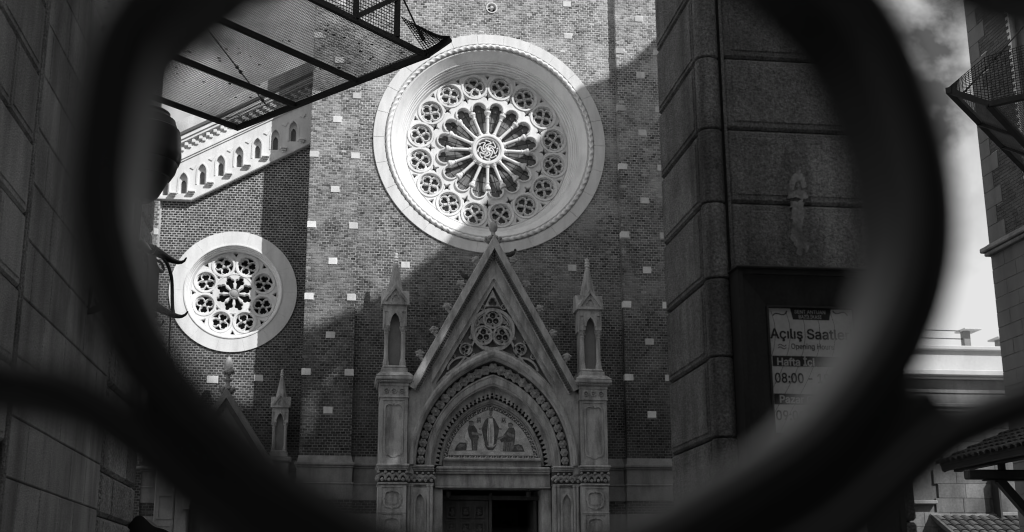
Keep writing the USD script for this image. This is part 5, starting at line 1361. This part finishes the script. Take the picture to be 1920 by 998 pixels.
# stone blocks of the lower wall
z = hz(776); k = 0
wins = [(P(1655, 900, HY)[0], P(1742, 900, HY)[0], hz(938), hz(850)), (P(1876, 910, HY)[0], P(1906, 910, HY)[0], hz(960), hz(885))]
while z > 1.5:
    x = hx0 + (.3 if k % 2 else 0)
    while x < 17.5:
        w = .62 + rt.uniform(-.06, .08)
        a, b = x + .003, x + w - .003; zz0, zz1 = z - .34 + .003, z - .003
        if not any(a < wx1 and b > wx0 and zz0 < wz1 and zz1 > wz0 for wx0, wx1, wz0, wz1 in wins):
            v, f = cham(a, b, HY + rt.uniform(-.004, .004), HY + .2, zz0, zz1, .006)
            obj('stone_block', (v, f), M['old_wall'], lh, tone=np.full(len(v), float(np.clip(rt.normal(1, .12), .7, 1.3))))
        x += w
    z -= .34; k += 1
for wx0, wx1, wz0, wz1 in wins:
    w = part('window', lh)
    obj('pane', bx(wx0, wx1, HY + .14, HY + .2, wz0, wz1), M['dark'], w)
    obj('frame', plate(sbox(wx0, wz0, wx1, wz1).difference(sbox(wx0 + .06, wz0 + .06, (wx0 + wx1) / 2 - .03, wz1 - .06)).difference(sbox((wx0 + wx1) / 2 + .03, wz0 + .06, wx1 - .06, wz1 - .06)), HY + .08, HY + .13), M['old_wall'], w, tone=None)
    obj('sill', cham(wx0 - .12, wx1 + .12, HY - .12, HY + .2, wz0 - .10, wz0 - .01, .015), M['render_grey'], w)
sh = P(1868, 905, HY - .15)
obj('shutter', MB().add(beam((sh[0], HY - .02, hz(972)), (sh[0], HY - .02, hz(892)), .05, .5, (0, 1, 0))), M['steel'], lh)
# roof post with a slab cap and wires, standing on the attic
c0_ = P(1811, 640, HY + 3); ctop_ = P(1811, 622, HY + 3)
ch = part('chimney', lh)
obj('stack', bx(c0_[0] - .09, c0_[0] + .09, HY + 2.9, HY + 3.1, hz(645), ctop_[2]), M['render_grey'], ch)
obj('slab', cham(c0_[0] - .16, c0_[0] + .34, HY + 2.7, HY + 3.3, ctop_[2], ctop_[2] + .045, .01), M['render_white'], ch)
c1_ = P(1872, 640, HY + 3)
obj('stack', bx(c1_[0] - .06, c1_[0] + .1, HY + 2.9, HY + 3.1, hz(645), P(1872, 638, HY + 3)[2]), M['render_grey'], ch)
obj('slab', cham(c1_[0] - .16, c1_[0] + .3, HY + 2.7, HY + 3.3, P(1872, 638, HY + 3)[2], P(1872, 636, HY + 3)[2] + .02, .01), M['render_white'], ch)
for py in (621, 636):
    a = P(1808, py, HY + 3); obj('wire', tube([a, a + [-2.2, 0, .02], a + [-4.2, 0, .07]], .014, 5), M['steel'], lh)

# ================================================================== TILED ROOFS
def tiles(parent, origin, along, down, n_al, n_dn, w, ln_, lim=None):
    """Half-round clay tiles laid in overlapping rows. ALONG: unit vector of the eave, DOWN: unit vector down the slope."""
    o, al_, dn_ = np.array(origin, float), np.array(along, float), np.array(down, float)
    nrm = np.cross(al_, dn_); nrm /= np.linalg.norm(nrm)
    if nrm[2] < 0: nrm = -nrm
    r = np.random.default_rng(int(w * 1000) + n_al)
    for i in range(n_al):
        for j in range(n_dn):
            th = np.linspace(0, PI, 7)
            base = o + al_ * (w * (i + .5)) + dn_ * (ln_ * j) + nrm * .03 * 0
            jit = r.normal(0, .006, 2)
            ring = []
            for s, rad, lift in ((0, w * .40, .0), (ln_ * 1.18, w * .48, .022)):
                for rr_ in (rad, rad - .014):
                    ring.append(base + dn_ * (s + jit[0]) + al_ * jit[1] + np.outer(np.cos(th), al_) * rr_ + np.outer(np.sin(th), nrm) * rr_ * .75 + nrm * lift)
            v = np.vstack(ring)
            f = []
            for q_ in range(6):
                for a, b in ((0, 2), (3, 1), (2, 3)):
                    A_, B_, C_, D_ = a * 7 + q_, a * 7 + q_ + 1, b * 7 + q_ + 1, b * 7 + q_
                    f += [[A_, B_, C_], [A_, C_, D_]]
            obj('tile', (v, np.array(f)), M['tile'], parent, tone=np.full(len(v), float(np.clip(r.normal(1, .2), .55, 1.5))))
# lean-to at the foot of the low house
l0, l1 = P(1747, 968, HY), P(1908, 968, HY)
lt = thing('lean_to_roof', 'low lean-to roof of curved clay tiles at the bottom right below the stone wall', 'roof', (l0[0], HY, l0[2]))
dn = np.array([0, -.90, -.43]); dn /= np.linalg.norm(dn)
wt = .225
nt_ = int((l1[0] + 1.2 - l0[0]) / wt)
tiles(lt, (l0[0], HY - .02, l0[2] - .02), (1, 0, 0), dn, nt_, 9, wt, .30)
obj('deck', (np.array([[x, HY - .02 + dn[1] * s, l0[2] - .03 + dn[2] * s - t] for x in (l0[0], l0[0] + nt_ * wt) for s in (0, 2.75) for t in (0, .06)]), BOXT), M['dark'], lt)
obj('verge', beam((l0[0], HY - .0, l0[2] + .01), np.array([l0[0], HY, l0[2] + .01]) + dn * 2.8, .07, .10), M['tile'], lt, tone=np.full(8, 1.1))
obj('flashing', cham(l0[0] - .05, l0[0] + nt_ * wt, HY - .06, HY + .05, l0[2] - .01, l0[2] + .05, .01), M['render_grey'], lt)
obj('support', bx(l0[0] + .3, l0[0] + nt_ * wt, HY - 2.2, HY - 2.0, 0, l0[2] - 1.2), M['dark'], lt)
# porch with an eave of tiles nearer the camera
EX = 9.0
p0_, p1_ = PX(1768, 880, EX), PX(1920, 822, EX)
ez = (p0_[2] + p1_[2]) / 2
po = thing('tiled_porch', 'dark timber porch with a tiled eave and a diagonal strut at the lower right', 'porch', (EX + .8, p1_[1], 0))
yn = p1_[1] - 1.4
dn2 = np.array([-.88, 0, -.36]); dn2 /= np.linalg.norm(dn2)
n2_ = int((p0_[1] - yn) / .165)
top = np.array([EX, p0_[1], ez]) - dn2 * 1.35
tiles(po, top, (0, -1, 0), dn2, n2_, 5, .165, .28)
vv = np.array([[top[0], y, top[2] - t] + dn2 * s for y in (p0_[1], yn) for s in (-.0, 1.36) for t in (.03, .10)])
obj('boarding', (vv, BOXT), M['dark'], po)
obj('fascia', beam((EX + .02, p0_[1] + .02, ez - .06), (EX + .02, yn, ez - .06), .05, .12), M['board_wood'], po)
obj('verge_board', beam(top + [0, .02, -.04], np.array([EX, p0_[1] + .02, ez - .06]), .05, .16), M['board_wood'], po)
BYp = 17.0
q0, q1 = P(1811, 889, BYp), P(1922, 887, BYp)
zb_ = q0[2]
obj('tie_beam', cham(q0[0], 12.9, BYp - .08, BYp + .08, zb_ - .075, zb_ + .06, .02), M['board_wood'], po)
q2_ = P(1845, 899, BYp); obj('corbel_block', cham(q2_[0], 12.9, BYp - .07, BYp + .07, q2_[2] - .02, zb_ - .077, .02), M['board_wood'], po)
s0, s1 = P(1872, 899, BYp), P(1932, 968, BYp)
obj('strut', beam(s0, s1 + (s1 - s0) * .6, .10, .12), M['board_wood'], po)
pz = s1 + (s1 - s0) * .6
obj('post', cham(pz[0] - .08, pz[0] + .10, BYp - .09, BYp + .09, 0, zb_ - .08, .02), M['board_wood'], po)
obj('king_post', beam((q0[0] + .55, BYp, zb_ + .05), (q0[0] + .55, BYp, zb_ + .42), .08), M['board_wood'], po)
obj('plate_beam', beam((EX + .18, p0_[1] - .1, ez - .08), (EX + .18, yn, ez - .08), .12), M['board_wood'], po)

# ================================================================== BLACK COVER IN THE COURTYARD
CYY = 12.95
q1, q2, q3 = P(266, 972, CYY), P(300, 982, CYY), P(332, 1000, CYY)
bc = thing('draped_cover', 'black humped cover draped over something low beyond the end of the left wall', 'cover', (q2[0], CYY, 0))
nx_, ny_ = 60, 26
gx_, gy_ = np.meshgrid(np.linspace(-1, 1, nx_), np.linspace(-1, 1, ny_), indexing='ij')
X_ = q2[0] - .08 + gx_ * .36; Y__ = CYY + gy_ * .30
hump = lambda cx_, h_, w_: h_ * np.exp(-((X_ - cx_) / w_) ** 2)
Zt = 2.02 + hump(q1[0] + .0, (q1[2] - 2.02) * .95, .15) + hump(q2[0] + .08, (q2[2] - 2.02) * .65, .16)
ed = np.clip((1 - np.maximum(abs(gx_), abs(gy_) ** 2)) * 4, 0, 1) ** .35
Zz = Zt * ed + .02 * meshkit.fbm(np.stack([X_ * 9, Y__ * 9, 0 * X_], -1), 3) * ed
v = np.stack([X_, Y__, Zz], -1).reshape(-1, 3); i = np.arange(nx_ - 1)[:, None]; j = np.arange(ny_ - 1)[None]
a = i * ny_ + j
obj('sheet', (v, np.vstack([np.stack([a, a + ny_, a + ny_ + 1], -1).reshape(-1, 3), np.stack([a, a + ny_ + 1, a + 1], -1).reshape(-1, 3)])), M['iron'], bc, smooth=True)
obj('load', cham(q2[0] - .30, q2[0] + .16, CYY - .2, CYY + .2, 0, 1.7, .05), M['dark'], bc)

# ================================================================== WROUGHT IRON GATE IN FRONT OF THE LENS
GYF = 0.50
gt_ = thing('iron_gate', 'black wrought iron gate scroll filling the foreground, far out of focus', 'gate', (0.1, GYF, 0))
def gpt(p): q = P(p[0], p[1], GYF); return (q[0], q[2])
def barprof(t, d):
    c = t * .22
    return [(-t / 2, GYF + c), (-t / 2 + c, GYF), (t / 2 - c, GYF), (t / 2, GYF + c), (t / 2, GYF + d - c), (t / 2 - c, GYF + d), (-t / 2 + c, GYF + d), (-t / 2, GYF + d - c)]
ring = [(252, 15), (220, 85), (205, 180), (200, 280), (204, 390), (224, 500), (262, 620), (312, 712), (368, 785), (432, 850), (512, 918), (602, 976), (700, 1030), (830, 1075), (960, 1087), (1100, 1070), (1250, 1020), (1374, 950), (1470, 892), (1550, 832), (1622, 748), (1682, 652), (1718, 555), (1735, 460), (1737, 370), (1722, 255), (1695, 150), (1636, 20), (1560, -70), (1440, -170), (1250, -270), (960, -320), (680, -270), (480, -170), (330, -62)]
W2 = [gpt((p[0] + (18 if p[0] > 960 else -30) * min(1, abs(p[0] - 960) / 500) * math.exp(-((p[1] - 400) / 290) ** 2), p[1])) for p in ring]
obj('ring_scroll', sweep(spline(W2, 260, True), barprof(.0272, .062), closed=True), M['iron'], gt_, smooth=35)
left = [gpt(p) for p in [(-900, 640), (-500, 672), (-200, 688), (0, 704), (95, 724), (175, 762), (255, 822), (335, 895), (420, 965), (520, 1030), (640, 1090), (800, 1150)]]
obj('branch_bar', sweep(spline(left, 90), barprof(.0195, .060)), M['iron'], gt_, smooth=35)
right = [gpt(p) for p in [(2900, 560), (2450, 630), (2150, 690), (1920, 760), (1862, 785), (1800, 812), (1740, 858), (1680, 915), (1600, 985), (1480, 1060), (1340, 1120)]]
obj('branch_bar', sweep(spline(right, 90), barprof(.0205, .060)), M['iron'], gt_, smooth=35)
tr_ = [gpt(p) for p in [(1740, -260), (1830, -170), (1905, -118), (1990, -85), (2150, -60), (2500, -70)]]
obj('branch_bar', sweep(spline(tr_, 60), barprof(.0195, .060)), M['iron'], gt_, smooth=35)
for pts_ in ([(1775, 740), (1715, 800), (1650, 872), (1570, 945), (1470, 1010), (1360, 1062)],):
    obj('branch_bar', sweep(spline([gpt(p) for p in pts_], 50), [(n_, y_ + .002) for n_, y_ in barprof(.019, .048)]), M['iron'], gt_, smooth=35)
for px in (-950, 2950):
    x, _ = gpt((px, 600)); obj('upright', cham(x - .02, x + .02, GYF, GYF + .05, 0, 3.2, .004), M['iron'], gt_)
xa, xb = gpt((-950, 600))[0], gpt((2950, 600))[0]
for z in (.15, 1.25, 2.15, 3.1): obj('rail', cham(xa + .021, xb - .021, GYF + .003, GYF + .047, z - .02, z + .02, .004), M['iron'], gt_)
